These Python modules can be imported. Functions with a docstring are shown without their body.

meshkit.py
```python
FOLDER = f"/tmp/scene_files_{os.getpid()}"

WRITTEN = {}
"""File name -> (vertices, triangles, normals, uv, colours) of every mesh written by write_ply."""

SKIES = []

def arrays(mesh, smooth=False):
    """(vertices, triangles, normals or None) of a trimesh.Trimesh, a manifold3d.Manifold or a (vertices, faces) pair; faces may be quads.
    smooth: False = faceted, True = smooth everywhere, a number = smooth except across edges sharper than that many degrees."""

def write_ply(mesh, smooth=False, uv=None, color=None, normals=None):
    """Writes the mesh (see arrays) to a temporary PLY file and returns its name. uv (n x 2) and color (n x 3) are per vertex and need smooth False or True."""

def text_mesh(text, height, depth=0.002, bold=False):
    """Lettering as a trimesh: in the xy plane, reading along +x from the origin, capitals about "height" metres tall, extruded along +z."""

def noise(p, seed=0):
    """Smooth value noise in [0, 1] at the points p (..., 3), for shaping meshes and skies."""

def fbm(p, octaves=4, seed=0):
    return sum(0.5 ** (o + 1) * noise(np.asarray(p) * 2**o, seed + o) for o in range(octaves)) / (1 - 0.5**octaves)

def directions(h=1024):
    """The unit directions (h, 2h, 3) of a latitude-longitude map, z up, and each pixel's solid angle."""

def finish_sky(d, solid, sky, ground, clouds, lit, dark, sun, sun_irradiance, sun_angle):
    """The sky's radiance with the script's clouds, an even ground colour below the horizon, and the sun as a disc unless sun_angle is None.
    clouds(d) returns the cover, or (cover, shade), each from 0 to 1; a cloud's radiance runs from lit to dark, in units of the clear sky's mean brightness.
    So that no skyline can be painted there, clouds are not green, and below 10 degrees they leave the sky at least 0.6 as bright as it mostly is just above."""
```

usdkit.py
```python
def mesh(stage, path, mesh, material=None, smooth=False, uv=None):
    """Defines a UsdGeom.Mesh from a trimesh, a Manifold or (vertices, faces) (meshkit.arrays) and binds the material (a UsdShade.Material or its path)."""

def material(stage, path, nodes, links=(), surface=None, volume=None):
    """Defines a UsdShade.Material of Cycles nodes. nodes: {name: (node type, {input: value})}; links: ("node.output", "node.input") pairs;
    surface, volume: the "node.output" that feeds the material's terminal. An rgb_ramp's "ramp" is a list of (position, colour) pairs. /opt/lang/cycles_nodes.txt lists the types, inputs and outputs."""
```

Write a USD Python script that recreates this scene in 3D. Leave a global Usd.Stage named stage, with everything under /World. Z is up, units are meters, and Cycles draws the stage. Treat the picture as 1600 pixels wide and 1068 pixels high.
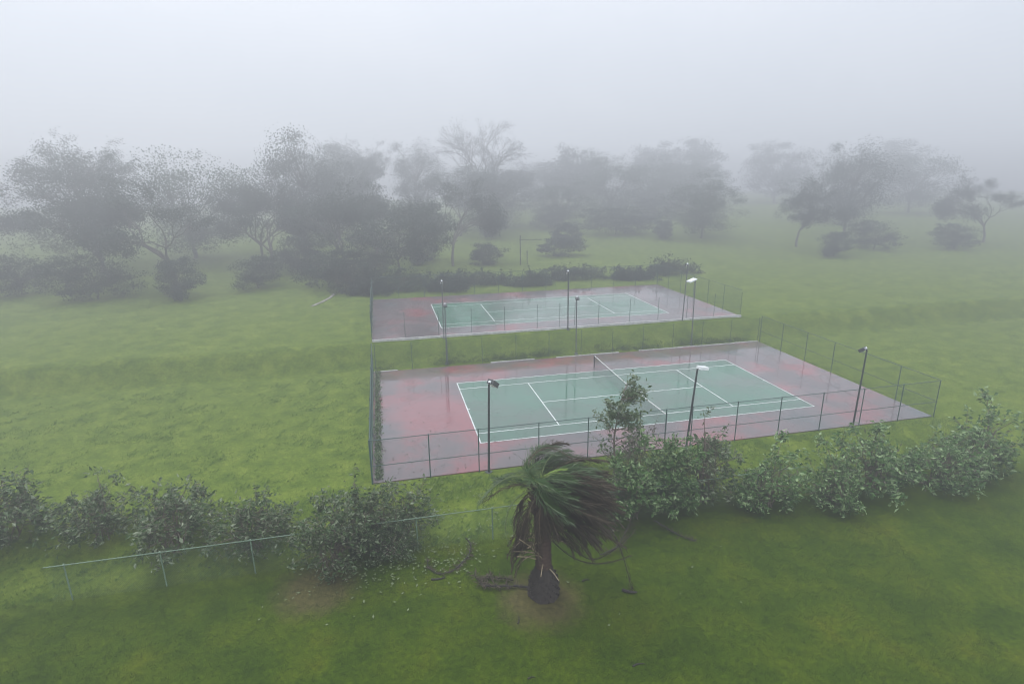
import math, random
import numpy as np
import usdkit
from pxr import Gf, Sdf, Usd, UsdGeom, UsdLux, UsdShade, Vt

stage = Usd.Stage.CreateInMemory()
UsdGeom.SetStageUpAxis(stage, UsdGeom.Tokens.z)
UsdGeom.SetStageMetersPerUnit(stage, 1.0)
world = UsdGeom.Xform.Define(stage, '/World')
stage.SetDefaultPrim(world.GetPrim())
UsdGeom.Scope.Define(stage, '/World/Looks')

# ------------------------------------------------------------------ camera, sky, sun, exposure
EYE = (0.0, 0.0, 15.677)
RIGHT = (0.97461267, -0.2236873, -0.00970202)
UP = (0.07125064, 0.26877869, 0.96056304)
BACK = (-0.21225806, -0.93686819, 0.27789298)
cam = UsdGeom.Camera.Define(stage, '/World/camera')
cam.AddTransformOp().Set(Gf.Matrix4d(*RIGHT, 0, *UP, 0, *BACK, 0, *EYE, 1))
cam.CreateHorizontalApertureAttr(36.0)
cam.CreateVerticalApertureAttr(36.0 * 683 / 1024)
cam.CreateFocalLengthAttr(894.5 / 1600 * 36)
cam.CreateClippingRangeAttr(Gf.Vec2f(0.1, 5000))
cam.CreateExposureAttr(0.0)

SUN_EL, SUN_TO = math.radians(50), np.array([-0.45, 0.75])
SUN_AZ = math.atan2(SUN_TO[0], SUN_TO[1])
SKY = usdkit.material(stage, '/World/Looks/overcast_sky', {
    'tc': ('texture_coordinate', {}),
    'xyz': ('separate_xyz', {}),
    'up': ('math', {'math_type': 'maximum', 'value2': 0.0}), 'pw': ('math', {'math_type': 'power', 'value2': 1.6}),
    'lift': ('map_range', {'from_min': 0.0, 'from_max': 1.0, 'to_min': 1.0, 'to_max': 3.4, 'clamp': True}),
    'cloudmap': ('mapping', {'scale': (1.0, 1.0, 2.2)}),
    'noise': ('noise_texture', {'scale': 1.6, 'detail': 5.0, 'roughness': 0.55}),
    'cloud': ('rgb_ramp', {'ramp': [(0.25, (5.9, 6.45, 7.3)), (0.75, (7.0, 7.3, 7.9))]}),
    'cie': ('vector_math', {'math_type': 'multiply'}),
    'vec': ('combine_xyz', {}),
    'sky': ('sky_texture', {'sky_type': 'single_scattering', 'sun_disc': False, 'sun_elevation': SUN_EL, 'sun_rotation': SUN_AZ}),
    'mix': ('mix_color', {'fac': 0.94, 'use_clamp': False}),
    'bg': ('background_shader', {'strength': 0.097}),
}, [('tc.generated', 'xyz.vector'), ('xyz.z', 'up.value1'), ('up.value', 'pw.value1'), ('pw.value', 'lift.value'), ('tc.generated', 'cloudmap.vector'), ('cloudmap.vector', 'noise.vector'), ('noise.fac', 'cloud.fac'),
    ('lift.result', 'vec.x'), ('lift.result', 'vec.y'), ('lift.result', 'vec.z'), ('cloud.color', 'cie.vector1'), ('vec.vector', 'cie.vector2'),
    ('sky.color', 'mix.a'), ('cie.vector', 'mix.b'), ('mix.result', 'bg.color')], surface='bg.background')
dome = UsdLux.DomeLight.Define(stage, '/World/sky')
UsdShade.MaterialBindingAPI.Apply(dome.GetPrim()).Bind(SKY)
dome.GetPrim().SetCustomDataByKey('kind', 'structure')
sun = UsdLux.DistantLight.Define(stage, '/World/sun')
sun.CreateIntensityAttr(0.35)
sun.CreateNormalizeAttr(True) if hasattr(sun, 'CreateNormalizeAttr') else UsdLux.LightAPI(sun.GetPrim()).CreateNormalizeAttr(True)
sun.CreateAngleAttr(20.0)
sun.CreateColorAttr(Gf.Vec3f(1.0, 0.97, 0.92))
h = SUN_TO / np.linalg.norm(SUN_TO)
to_sun = Gf.Vec3d(h[0] * math.cos(SUN_EL), h[1] * math.cos(SUN_EL), math.sin(SUN_EL))
sun.AddTransformOp().Set(Gf.Matrix4d().SetRotate(Gf.Rotation(Gf.Vec3d(0, 0, 1), to_sun)))

HAZE_DENSITY, HAZE_COLOUR = 0.007, (0.985, 0.99, 1.0)

# ------------------------------------------------------------------ helpers
used = {}


def numbered(path):
    n = used.get(path)
    used[path] = 0 if n is None else n + 1
    return path if n is None else numbered_free(path)


def numbered_free(path):
    while True:
        p = f'{path}_{used[path]:03d}'
        if p not in used:
            used[p] = 0
            return p
        used[path] += 1


def tag(p, label=None, cat=None, group=None, kind=None):
    p = p if isinstance(p, Usd.Prim) else p.GetPrim()
    for k, v in (('label', label), ('category', cat), ('group', group), ('kind', kind)):
        if v:
            p.SetCustomDataByKey(k, v)
    return p


def thing(name, label, cat, loc=(0, 0, 0), rotz=0.0, group=None, kind=None, scale=None):
    x = UsdGeom.Xform.Define(stage, numbered('/World/' + name))
    x.AddTranslateOp().Set(Gf.Vec3d(*map(float, loc)))
    x.AddRotateZOp().Set(float(rotz))
    if scale is not None:
        x.AddScaleOp().Set(Gf.Vec3f(*map(float, scale)))
    return tag(x, label, cat, group, kind)


def copy_of(src, label, cat, loc, rotz=0.0, group=None, scale=None, name=None):
    x = thing(name or src.GetName(), label, cat, loc, rotz, group, None, scale)
    x.GetReferences().AddInternalReference(src.GetPath())
    x.SetInstanceable(True)
    return x


class MB:
    """Collects vertices and triangles of one mesh."""

    def __init__(self):
        self.v, self.f, self.n = [], [], 0

    def add(self, v, f):
        v, f = np.asarray(v, float).reshape(-1, 3), np.asarray(f, int)
        if len(f) and f.shape[1] == 4:
            f = np.vstack([f[:, [0, 1, 2]], f[:, [0, 2, 3]]])
        self.v.append(v); self.f.append(f + self.n); self.n += len(v)
        return self

    def box(self, lo, hi, chamfer=0.0):
        (x0, y0, z0), (x1, y1, z1) = lo, hi
        v = [(x, y, z) for z in (z0, z1) for y in (y0, y1) for x in (x0, x1)]
        f = [(0, 2, 3, 1), (4, 5, 7, 6), (0, 1, 5, 4), (2, 6, 7, 3), (0, 4, 6, 2), (1, 3, 7, 5)]
        return self.add(v, f)

    def tube(self, pts, rad, n=6, cap=True):
        pts = np.asarray(pts, float)
        rad = np.broadcast_to(np.asarray(rad, float), (len(pts),))
        d = np.gradient(pts, axis=0)
        d /= np.maximum(np.linalg.norm(d, axis=1, keepdims=True), 1e-9)
        ref = np.array([0, 0, 1.0]) if abs(d[:, 2]).mean() < 0.8 else np.array([1.0, 0, 0])
        a = np.cross(d, ref); a /= np.maximum(np.linalg.norm(a, axis=1, keepdims=True), 1e-9)
        b = np.cross(d, a)
        t = np.linspace(0, 2 * np.pi, n, endpoint=False)
        ring = pts[:, None] + rad[:, None, None] * (np.cos(t)[None, :, None] * a[:, None] + np.sin(t)[None, :, None] * b[:, None])
        v = ring.reshape(-1, 3)
        i, j = np.meshgrid(np.arange(len(pts) - 1), np.arange(n), indexing='ij')
        k = (j + 1) % n
        f = np.stack([i * n + j, (i + 1) * n + j, (i + 1) * n + k, i * n + k], -1).reshape(-1, 4)
        self.add(v, f)
        if cap:
            for s, ring_i in ((1, len(pts) - 1), (-1, 0)):
                c = np.vstack([ring[ring_i], pts[ring_i]])
                ff = [(q, (q + 1) % n, n)[::-s] for q in range(n)]
                self.add(c, ff)
        return self

    def leaves(self, c, d, nrm, length, width, fold=0.0):
        """Diamond leaves: base at c, running along d."""
        c, d, nrm = (np.asarray(x, float) for x in (c, d, nrm))
        d = d / np.maximum(np.linalg.norm(d, axis=1, keepdims=True), 1e-9)
        s = np.cross(d, nrm); s /= np.maximum(np.linalg.norm(s, axis=1, keepdims=True), 1e-9)
        up = np.cross(s, d)
        L, W = np.asarray(length, float).reshape(-1, 1), np.asarray(width, float).reshape(-1, 1)
        p0, p3 = c, c + d * L - up * (L * fold)
        m = c + d * L * 0.45
        p1, p2 = m + s * W / 2 + up * W * fold, m - s * W / 2 + up * W * fold
        v = np.stack([p0, p1, p3, p2], 1).reshape(-1, 3)
        i = np.arange(len(c))[:, None] * 4
        f = np.vstack([i + [0, 1, 2], i + [0, 2, 3]])
        return self.add(v, f)

    def arrays(self):
        return np.vstack(self.v), np.vstack(self.f)

    def build(self, name, mat, parent=None, label=None, kind=None, smooth=False):
        p = numbered((str(parent.GetPath()) if parent is not None else '/World') + '/' + name)
        m = usdkit.mesh(stage, p, self.arrays(), mat, smooth=smooth)
        return tag(m, label, None, None, kind)


def spline(pts, n=20):
    from scipy.interpolate import CubicSpline
    pts = np.array(pts, float)
    return CubicSpline(np.arange(len(pts)), pts)(np.linspace(0, len(pts) - 1, n))


def unit(a):
    return a / np.maximum(np.linalg.norm(a, axis=-1, keepdims=True), 1e-9)


# ------------------------------------------------------------------ materials
def plain(name, col, rough=0.6, metal=0.0, var=0.15, scale=4.0, bump=0.0):
    lo, hi = tuple(c * (1 - var) for c in col), tuple(min(c * (1 + var), 1) for c in col)
    nodes = {'g': ('geometry', {}), 'n': ('noise_texture', {'scale': scale, 'detail': 6.0, 'roughness': 0.6}), 'r': ('rgb_ramp', {'ramp': [(0.3, lo), (0.7, hi)]}),
             'p': ('principled_bsdf', {'roughness': rough, 'metallic': metal})}
    links = [('g.position', 'n.vector'), ('n.fac', 'r.fac'), ('r.color', 'p.base_color')]
    if bump:
        nodes['b'] = ('bump', {'strength': 0.6, 'distance': bump})
        links += [('n.fac', 'b.height'), ('b.normal', 'p.normal')]
    return usdkit.material(stage, '/World/Looks/' + name, nodes, links, surface='p.BSDF')


def leafy(name, stops, under=None, rough=0.5, trans=0.25):
    """Leaves: one tone per leaf, the underside its own tone, a little light coming through."""
    nodes = {'g': ('geometry', {}), 'r': ('rgb_ramp', {'ramp': stops}), 'p': ('principled_bsdf', {'roughness': rough}),
             't': ('translucent_bsdf', {}), 'm': ('mix_closure', {'fac': trans})}
    links = [('g.random_per_island', 'r.fac'), ('p.BSDF', 'm.closure1'), ('t.BSDF', 'm.closure2')]
    src = 'r.color'
    if under:
        nodes['u'] = ('mix_color', {'b': under})
        links += [('g.backfacing', 'u.fac'), ('r.color', 'u.a')]
        src = 'u.result'
    links += [(src, 'p.base_color'), (src, 't.color')]
    return usdkit.material(stage, '/World/Looks/' + name, nodes, links, surface='m.closure')


def court_paint(name, dry, wet, soil, seed, patch=None):
    """Acrylic court paint under a film of rain: blotches of wear, puddles smoother than the rest."""
    nodes = {'g': ('geometry', {}), 'map': ('mapping', {'location': (seed, seed * 2.0, 0)}),
             'n1': ('noise_texture', {'scale': 0.19, 'detail': 5.0, 'roughness': 0.6}), 'r1': ('rgb_ramp', {'ramp': [(0.36, dry), (0.5, wet), (0.68, soil)]}),
             'n2': ('noise_texture', {'scale': 0.22, 'detail': 4.0, 'roughness': 0.55, 'distortion': 0.4}),
             'rr': ('map_range', {'from_min': 0.46, 'from_max': 0.54, 'to_min': 0.03, 'to_max': 0.24, 'clamp': True}),
             'n3': ('noise_texture', {'scale': 5.0, 'detail': 3.0, 'roughness': 0.5}), 'b': ('bump', {'strength': 0.25, 'distance': 0.006}),
             'n4': ('noise_texture', {'scale': 40.0, 'detail': 3.0}), 'r4': ('rgb_ramp', {'ramp': [(0.3, (0.75, 0.75, 0.75)), (0.7, (1.15, 1.15, 1.15))]}),
             'mul': ('vector_math', {'math_type': 'multiply'}),
             'p': ('principled_bsdf', {'ior': 1.45, 'coat_weight': 0.75, 'coat_ior': 1.33, 'coat_roughness': 0.06})}
    links = [('g.position', 'map.vector'), ('map.vector', 'n1.vector'), ('map.vector', 'n2.vector'), ('map.vector', 'n3.vector'), ('map.vector', 'n4.vector'), ('n1.fac', 'r1.fac'),
             ('n4.fac', 'r4.fac'), ('r1.color', 'mul.vector1'), ('r4.color', 'mul.vector2'), ('mul.vector', 'p.base_color'),
             ('n2.fac', 'rr.value'), ('rr.result', 'p.roughness'), ('n3.fac', 'b.height'), ('b.normal', 'p.normal'), ('b.normal', 'p.coat_normal')]
    if patch:   # paint that has kept its colour in one worn-round patch
        nodes['dist'] = ('vector_math', {'math_type': 'distance', 'vector2': patch})
        nodes['ragged'] = ('math', {'math_type': 'multiply_add', 'value2': 5.0})
        nodes['kept'] = ('map_range', {'from_min': 7.0, 'from_max': 4.4, 'to_min': 0.0, 'to_max': 0.8, 'clamp': True})
        nodes['worn'] = ('mix_color', {'b': dry})
        links += [('g.position', 'dist.vector1'), ('n1.fac', 'ragged.value1'), ('dist.value', 'ragged.value3'), ('ragged.value', 'kept.value'), ('kept.result', 'worn.fac'), ('r1.color', 'worn.a')]
        links[links.index(('r1.color', 'mul.vector1'))] = ('worn.result', 'mul.vector1')
    return usdkit.material(stage, '/World/Looks/' + name, nodes, links, surface='p.BSDF')


M = {}
M['court_red'] = court_paint('court_red', (0.24, 0.085, 0.092), (0.135, 0.10, 0.102), (0.085, 0.088, 0.09), 3.0, (2.6, 37.5, 0.0))
M['court_green'] = court_paint('court_green', (0.055, 0.145, 0.095), (0.065, 0.13, 0.092), (0.085, 0.11, 0.09), 11.0)
M['line_white'] = plain('line_white', (0.58, 0.61, 0.59), 0.35, var=0.28, scale=1.3)
M['concrete'] = plain('pale_concrete', (0.42, 0.42, 0.40), 0.7, var=0.25, scale=3, bump=0.01)
M['path_dirt'] = plain('path_dirt', (0.22, 0.21, 0.17), 0.8, var=0.3, scale=2, bump=0.02)
M['fence_green'] = plain('fence_green', (0.045, 0.085, 0.075), 0.45, var=0.2)
M['fence_pale'] = plain('fence_pale_green', (0.12, 0.18, 0.12), 0.45, var=0.2)
M['pole_dark'] = plain('pole_dark', (0.035, 0.042, 0.042), 0.4, var=0.2)
M['pole_grey'] = plain('pole_grey', (0.09, 0.10, 0.10), 0.4, var=0.2)
M['lamp_body'] = plain('lamp_body', (0.05, 0.055, 0.055), 0.4, var=0.15)
M['lamp_white'] = plain('lamp_white', (0.8, 0.82, 0.82), 0.25, var=0.05)
M['net_black'] = plain('net_black', (0.02, 0.022, 0.022), 0.7)
M['tape_white'] = plain('tape_white', (0.8, 0.8, 0.78), 0.6, var=0.06)
M['bark'] = plain('bark', (0.10, 0.085, 0.07), 0.85, var=0.4, scale=5, bump=0.03)
M['twig'] = plain('twig', (0.13, 0.10, 0.075), 0.8, var=0.3, scale=8)
M['palm_trunk'] = plain('palm_trunk', (0.065, 0.038, 0.026), 0.85, var=0.45, scale=9, bump=0.03)
M['palm_bulb'] = plain('palm_bulb', (0.034, 0.027, 0.021), 0.9, var=0.4, scale=12, bump=0.03)
M['stalk'] = plain('stalk', (0.32, 0.25, 0.16), 0.6, var=0.25, scale=10)
M['rachis'] = plain('rachis', (0.16, 0.20, 0.07), 0.5, var=0.2)
M['rachis_brown'] = plain('rachis_brown', (0.12, 0.085, 0.05), 0.6, var=0.2)
M['wood_dark'] = plain('wood_dark', (0.025, 0.022, 0.018), 0.8, var=0.3, scale=10)
M['frond_green'] = leafy('frond_green', [(0.0, (0.05, 0.10, 0.025)), (0.45, (0.10, 0.18, 0.045)), (0.8, (0.17, 0.26, 0.075)), (1.0, (0.28, 0.35, 0.14))], (0.11, 0.155, 0.08))
M['frond_pale'] = leafy('frond_pale', [(0.0, (0.08, 0.058, 0.035)), (0.5, (0.18, 0.135, 0.085)), (1.0, (0.36, 0.28, 0.18))], rough=0.75, trans=0.12)
M['frond_yellow'] = leafy('frond_yellow', [(0.0, (0.22, 0.32, 0.06)), (1.0, (0.36, 0.44, 0.10))])
M['frond_brown'] = leafy('frond_brown', [(0.0, (0.055, 0.04, 0.022)), (0.5, (0.14, 0.10, 0.06)), (0.85, (0.22, 0.165, 0.11)), (1.0, (0.34, 0.27, 0.18))], rough=0.75, trans=0.12)
M['bush_leaf'] = leafy('bush_leaf', [(0.0, (0.045, 0.085, 0.02)), (0.5, (0.10, 0.155, 0.045)), (0.76, (0.17, 0.22, 0.075)), (0.9, (0.28, 0.32, 0.17)), (1.0, (0.50, 0.54, 0.36))], (0.2, 0.24, 0.14), rough=0.4)
M['bright_leaf'] = leafy('bright_leaf', [(0.0, (0.055, 0.125, 0.022)), (0.5, (0.125, 0.235, 0.045)), (0.78, (0.21, 0.34, 0.08)), (0.9, (0.32, 0.43, 0.15)), (1.0, (0.56, 0.66, 0.34))], (0.26, 0.36, 0.16), rough=0.35)
M['dry_leaf'] = leafy('dry_leaf', [(0.0, (0.06, 0.065, 0.035)), (0.6, (0.11, 0.10, 0.06)), (1.0, (0.2, 0.18, 0.12))], (0.16, 0.15, 0.1), rough=0.6)
M['far_leaf'] = leafy('far_leaf', [(0.0, (0.022, 0.038, 0.022)), (0.6, (0.04, 0.06, 0.034)), (1.0, (0.065, 0.085, 0.05))], rough=0.6)
M['far_leaf_light'] = leafy('far_leaf_light', [(0.0, (0.035, 0.06, 0.028)), (0.6, (0.055, 0.085, 0.04)), (1.0, (0.08, 0.12, 0.055))], rough=0.6)
M['litter'] = leafy('leaf_litter', [(0.0, (0.16, 0.20, 0.09)), (0.5, (0.25, 0.30, 0.16)), (1.0, (0.42, 0.44, 0.28))], rough=0.5)
M['blade'] = leafy('grass_blade', [(0.0, (0.03, 0.06, 0.003)), (0.6, (0.055, 0.09, 0.004)), (1.0, (0.09, 0.12, 0.01))], rough=0.5)
M['weed'] = leafy('weed_blade', [(0.0, (0.10, 0.18, 0.035)), (0.6, (0.15, 0.25, 0.05)), (1.0, (0.22, 0.33, 0.08))], rough=0.5)

M['weed_dark'] = leafy('dark_weed_blade', [(0.0, (0.045, 0.085, 0.015)), (0.6, (0.075, 0.13, 0.025)), (1.0, (0.12, 0.18, 0.045))], rough=0.5)
PALM = (5.53, 19.0)
M['ground'] = usdkit.material(stage, '/World/Looks/ground', {
    'g': ('geometry', {}), 'xyz': ('separate_xyz', {}),
    'n1': ('noise_texture', {'scale': 0.45, 'detail': 5.0, 'roughness': 0.6}),
    'lawn': ('rgb_ramp', {'ramp': [(0.3, (0.028, 0.056, 0.001)), (0.46, (0.042, 0.075, 0.0015)), (0.6, (0.058, 0.09, 0.002)), (0.76, (0.082, 0.1, 0.003))]}),
    'n2': ('noise_texture', {'scale': 0.8, 'detail': 7.0, 'roughness': 0.65}),
    'wild': ('rgb_ramp', {'ramp': [(0.28, (0.06, 0.105, 0.012)), (0.5, (0.105, 0.155, 0.018)), (0.72, (0.16, 0.205, 0.03))]}),
    'edge': ('map_range', {'from_min': 22.4, 'from_max': 24.2, 'clamp': True}),
    'zone': ('mix_color', {}),
    # worn ring of bare soil round the palm
    'pc': ('vector_math', {'math_type': 'distance', 'vector2': (PALM[0] - 0.2, PALM[1] - 0.35, -0.8)}),
    'pc2': ('vector_math', {'math_type': 'distance', 'vector2': (-3.6, 21.5, -0.8)}), 'near': ('math', {'math_type': 'minimum'}),
    'n3': ('noise_texture', {'scale': 1.7, 'detail': 5.0, 'roughness': 0.65}),
    'wob': ('math', {'math_type': 'multiply_add', 'value2': 1.5, 'value3': -0.75}),
    'sum': ('math', {'math_type': 'add'}),
    'soilmask': ('map_range', {'from_min': 2.1, 'from_max': 1.0, 'to_min': 0.0, 'to_max': 0.62, 'clamp': True}),
    'soiled': ('mix_color', {'b': (0.115, 0.082, 0.045)}),
    'fine': ('noise_texture', {'scale': 5.0, 'detail': 8.0, 'roughness': 0.72}),
    'finec': ('rgb_ramp', {'ramp': [(0.28, (0.5, 0.55, 0.5)), (0.72, (1.42, 1.36, 1.3))]}),
    'mul': ('vector_math', {'math_type': 'multiply'}),
    'b': ('bump', {'strength': 0.7, 'distance': 0.05}),
    'p': ('principled_bsdf', {'roughness': 0.75, 'specular_ior_level': 0.08}),
}, [('g.position', 'xyz.vector'), ('g.position', 'n1.vector'), ('g.position', 'n2.vector'), ('g.position', 'n3.vector'), ('g.position', 'fine.vector'), ('g.position', 'pc.vector1'),
    ('n1.fac', 'lawn.fac'), ('n2.fac', 'wild.fac'), ('xyz.y', 'edge.value'), ('edge.result', 'zone.fac'), ('lawn.color', 'zone.a'), ('wild.color', 'zone.b'),
    ('n3.fac', 'wob.value1'), ('pc.value', 'near.value1'), ('pc2.value', 'near.value2'), ('g.position', 'pc2.vector1'), ('near.value', 'sum.value1'), ('wob.value', 'sum.value2'), ('sum.value', 'soilmask.value'), ('soilmask.result', 'soiled.fac'), ('zone.result', 'soiled.a'),
    ('fine.fac', 'finec.fac'), ('soiled.result', 'mul.vector1'), ('finec.color', 'mul.vector2'), ('mul.vector', 'p.base_color'), ('fine.fac', 'b.height'), ('b.normal', 'p.normal')], surface='p.BSDF')

# ------------------------------------------------------------------ the ground: lawn, bank up to each court, rising land behind
X0, X1 = -1.3, 35.2            # both courts, left and right fence
NEAR_Y0, NEAR_Y1 = 28.3, 46.9  # lower court
FAR_Y0, FAR_Y1 = 50.1, 68.4    # upper court
ZU = 1.815


def sstep(a, b, x):
    t = np.clip((x - a) / (b - a), 0, 1)
    return t * t * (3 - 2 * t)


def wob(x, y, s, seed):
    r = np.random.default_rng(seed)
    out = 0
    for k in range(7):
        a, ph, fr = r.uniform(0, 2 * np.pi), r.uniform(0, 2 * np.pi), s * r.uniform(0.5, 2.2)
        out = out + np.sin((x * np.cos(a) + y * np.sin(a)) * fr + ph) / 7
    return out


def ground_z(x, y):
    x, y = np.asarray(x, float), np.asarray(y, float)
    z = -0.8 + 0.8 * sstep(23.0, 27.6, y)
    z = z + ZU * sstep(47.0, 50.2, y + 0.35 * wob(x, y, 0.5, 3))
    rise = np.clip(y - 74, 0, 90)
    z = z + 0.036 * rise * sstep(74, 130, y) * (0.55 + 0.45 * sstep(-10, 70, x))
    z = z + 0.10 * wob(x, y, 0.8, 5) * sstep(22.5, 25, y) + 0.03 * wob(x, y, 1.4, 6) + 0.9 * wob(x, y, 0.05, 8) * sstep(75, 140, y)
    for y0, y1, zc in ((NEAR_Y0, NEAR_Y1, 0.0), (FAR_Y0, FAR_Y1, ZU)):   # levelled under the courts
        m = sstep(X0 - 0.8, X0 + 0.1, x) * (1 - sstep(X1 - 0.1, X1 + 0.8, x)) * sstep(y0 - 0.5, y0 + 0.15, y) * (1 - sstep(y1 - 0.15, y1 + 0.5, y))
        z = z * (1 - m) + (zc - 0.07) * m
    return z


def ground_sheet():
    gx = np.unique(np.concatenate([np.linspace(-330, -80, 12), np.linspace(-80, -16, 24), np.arange(-16, 40, 0.3), np.linspace(40, 150, 45), np.linspace(150, 330, 10)]))
    gy = np.unique(np.concatenate([np.linspace(-90, 8, 9), np.arange(8, 76, 0.3), np.linspace(76, 240, 66), np.linspace(240, 330, 7)]))
    X, Y = np.meshgrid(gx, gy)
    v = np.stack([X, Y, ground_z(X, Y)], -1).reshape(-1, 3)
    n = len(gx)
    i, j = np.meshgrid(np.arange(len(gy) - 1), np.arange(n - 1), indexing='ij')
    a = i * n + j
    return v, np.stack([a, a + 1, a + n + 1, a + n], -1).reshape(-1, 4)


g = MB().add(*ground_sheet()).build('ground', M['ground'], smooth=True)
tag(g, 'green lawn and rough grass rising in banks to the courts', 'ground', kind='structure')


def strip_on_ground(pts, width, lift, n=60):
    pts = np.asarray(pts, float)
    t = np.linspace(0, len(pts) - 1, n)
    c = np.stack([np.interp(t, np.arange(len(pts)), pts[:, k]) for k in (0, 1)], -1)
    d = unit(np.gradient(c, axis=0)); s = np.stack([-d[:, 1], d[:, 0]], -1)
    rows = []
    for k in (-1, -0.33, 0.33, 1):
        q = c + s * width / 2 * k
        rows.append(np.column_stack([q, ground_z(q[:, 0], q[:, 1]) + lift]))
    v = np.stack(rows, 1).reshape(-1, 3)
    i, j = np.meshgrid(np.arange(n - 1), np.arange(3), indexing='ij')
    a = i * 4 + j
    return MB().add(v, np.stack([a, a + 4, a + 5, a + 1], -1).reshape(-1, 4))


p = strip_on_ground([(-8.0, 66.6), (-7.2, 68.2), (-6.5, 70.6), (-6.0, 73.4)], 0.4, 0.05).build('path', M['path_dirt'])
tag(p, 'narrow pale path curving through rough grass left of the upper court', 'path', kind='structure')

# ------------------------------------------------------------------ the two courts
CX = 5.1   # left baseline


def court(label, y0, y1, z, v0):
    t = thing('tennis_court', label, 'tennis court', (0, 0, z), kind='structure')
    MB().box((X0, y0, -0.06), (X1, y1, 0.0)).build('red_surround', M['court_red'], t)

    def sheet(name, a, b, c, d, lift, m):
        return MB().add([(a, c, lift), (b, c, lift), (b, d, lift), (a, d, lift)], [(0, 1, 2, 3)]).build(name, m, t)
    L, Wd, s, sv, w = 23.77, 10.97, 1.37, 5.485, 0.085
    sheet('green_playing_area', CX, CX + L, v0, v0 + Wd, 0.004, M['court_green'])
    e = 0.009
    for u in (0, L - w):
        sheet('baseline', CX + u, CX + u + w, v0, v0 + Wd, e, M['line_white'])
    for v in (0, s, Wd - s - w, Wd - w):
        sheet('sideline', CX + w, CX + L - w, v0 + v, v0 + v + w, e, M['line_white'])
    for u in (sv, L - sv):
        sheet('service_line', CX + u - w / 2, CX + u + w / 2, v0 + s + w, v0 + Wd - s - w, e, M['line_white'])
    sheet('centre_line', CX + sv + w / 2, CX + L - sv - w / 2, v0 + Wd / 2 - w / 2, v0 + Wd / 2 + w / 2, e, M['line_white'])
    for u in (w, L - w - 0.15):
        sheet('centre_mark', CX + u, CX + u + 0.15, v0 + Wd / 2 - w / 2, v0 + Wd / 2 + w / 2, e, M['line_white'])
    return t


court('rain soaked red and green tennis court nearest the palm, with a net', NEAR_Y0, NEAR_Y1, 0.0, 31.59)
court('hazy red and green tennis court on the upper terrace, without a net', FAR_Y0, FAR_Y1, ZU, 53.06)


def kerb(label, y, z, x0, x1, w, hgt, seed, gaps=()):
    t = thing('kerb', label, 'kerb', (0, y, z), kind='structure')
    x, r = x0, np.random.default_rng(seed)
    while x < x1:
        L = min(2.0, x1 - x)
        if not any(a < x + L / 2 < b for a, b in gaps):
            dz, dy = r.uniform(-0.02, 0.02), r.uniform(-0.015, 0.015)
            MB().box((x + 0.006, dy, -0.3), (x + L - 0.006, w + dy, hgt + dz)).build('kerb_stone', M['concrete'], t)
        x += L
    return t


kerb('pale concrete kerb along the lower edge of the upper court', FAR_Y0 - 0.17, ZU, X0, X1, 0.18, 0.13, 1)
kerb('broken pale kerb between the lower court and the grass bank', NEAR_Y1 + 0.005, 0, X0, X1, 0.12, 0.05, 2, gaps=((0.4, 8.8), (12.5, 14.6), (20.5, 22.9)))


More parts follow.
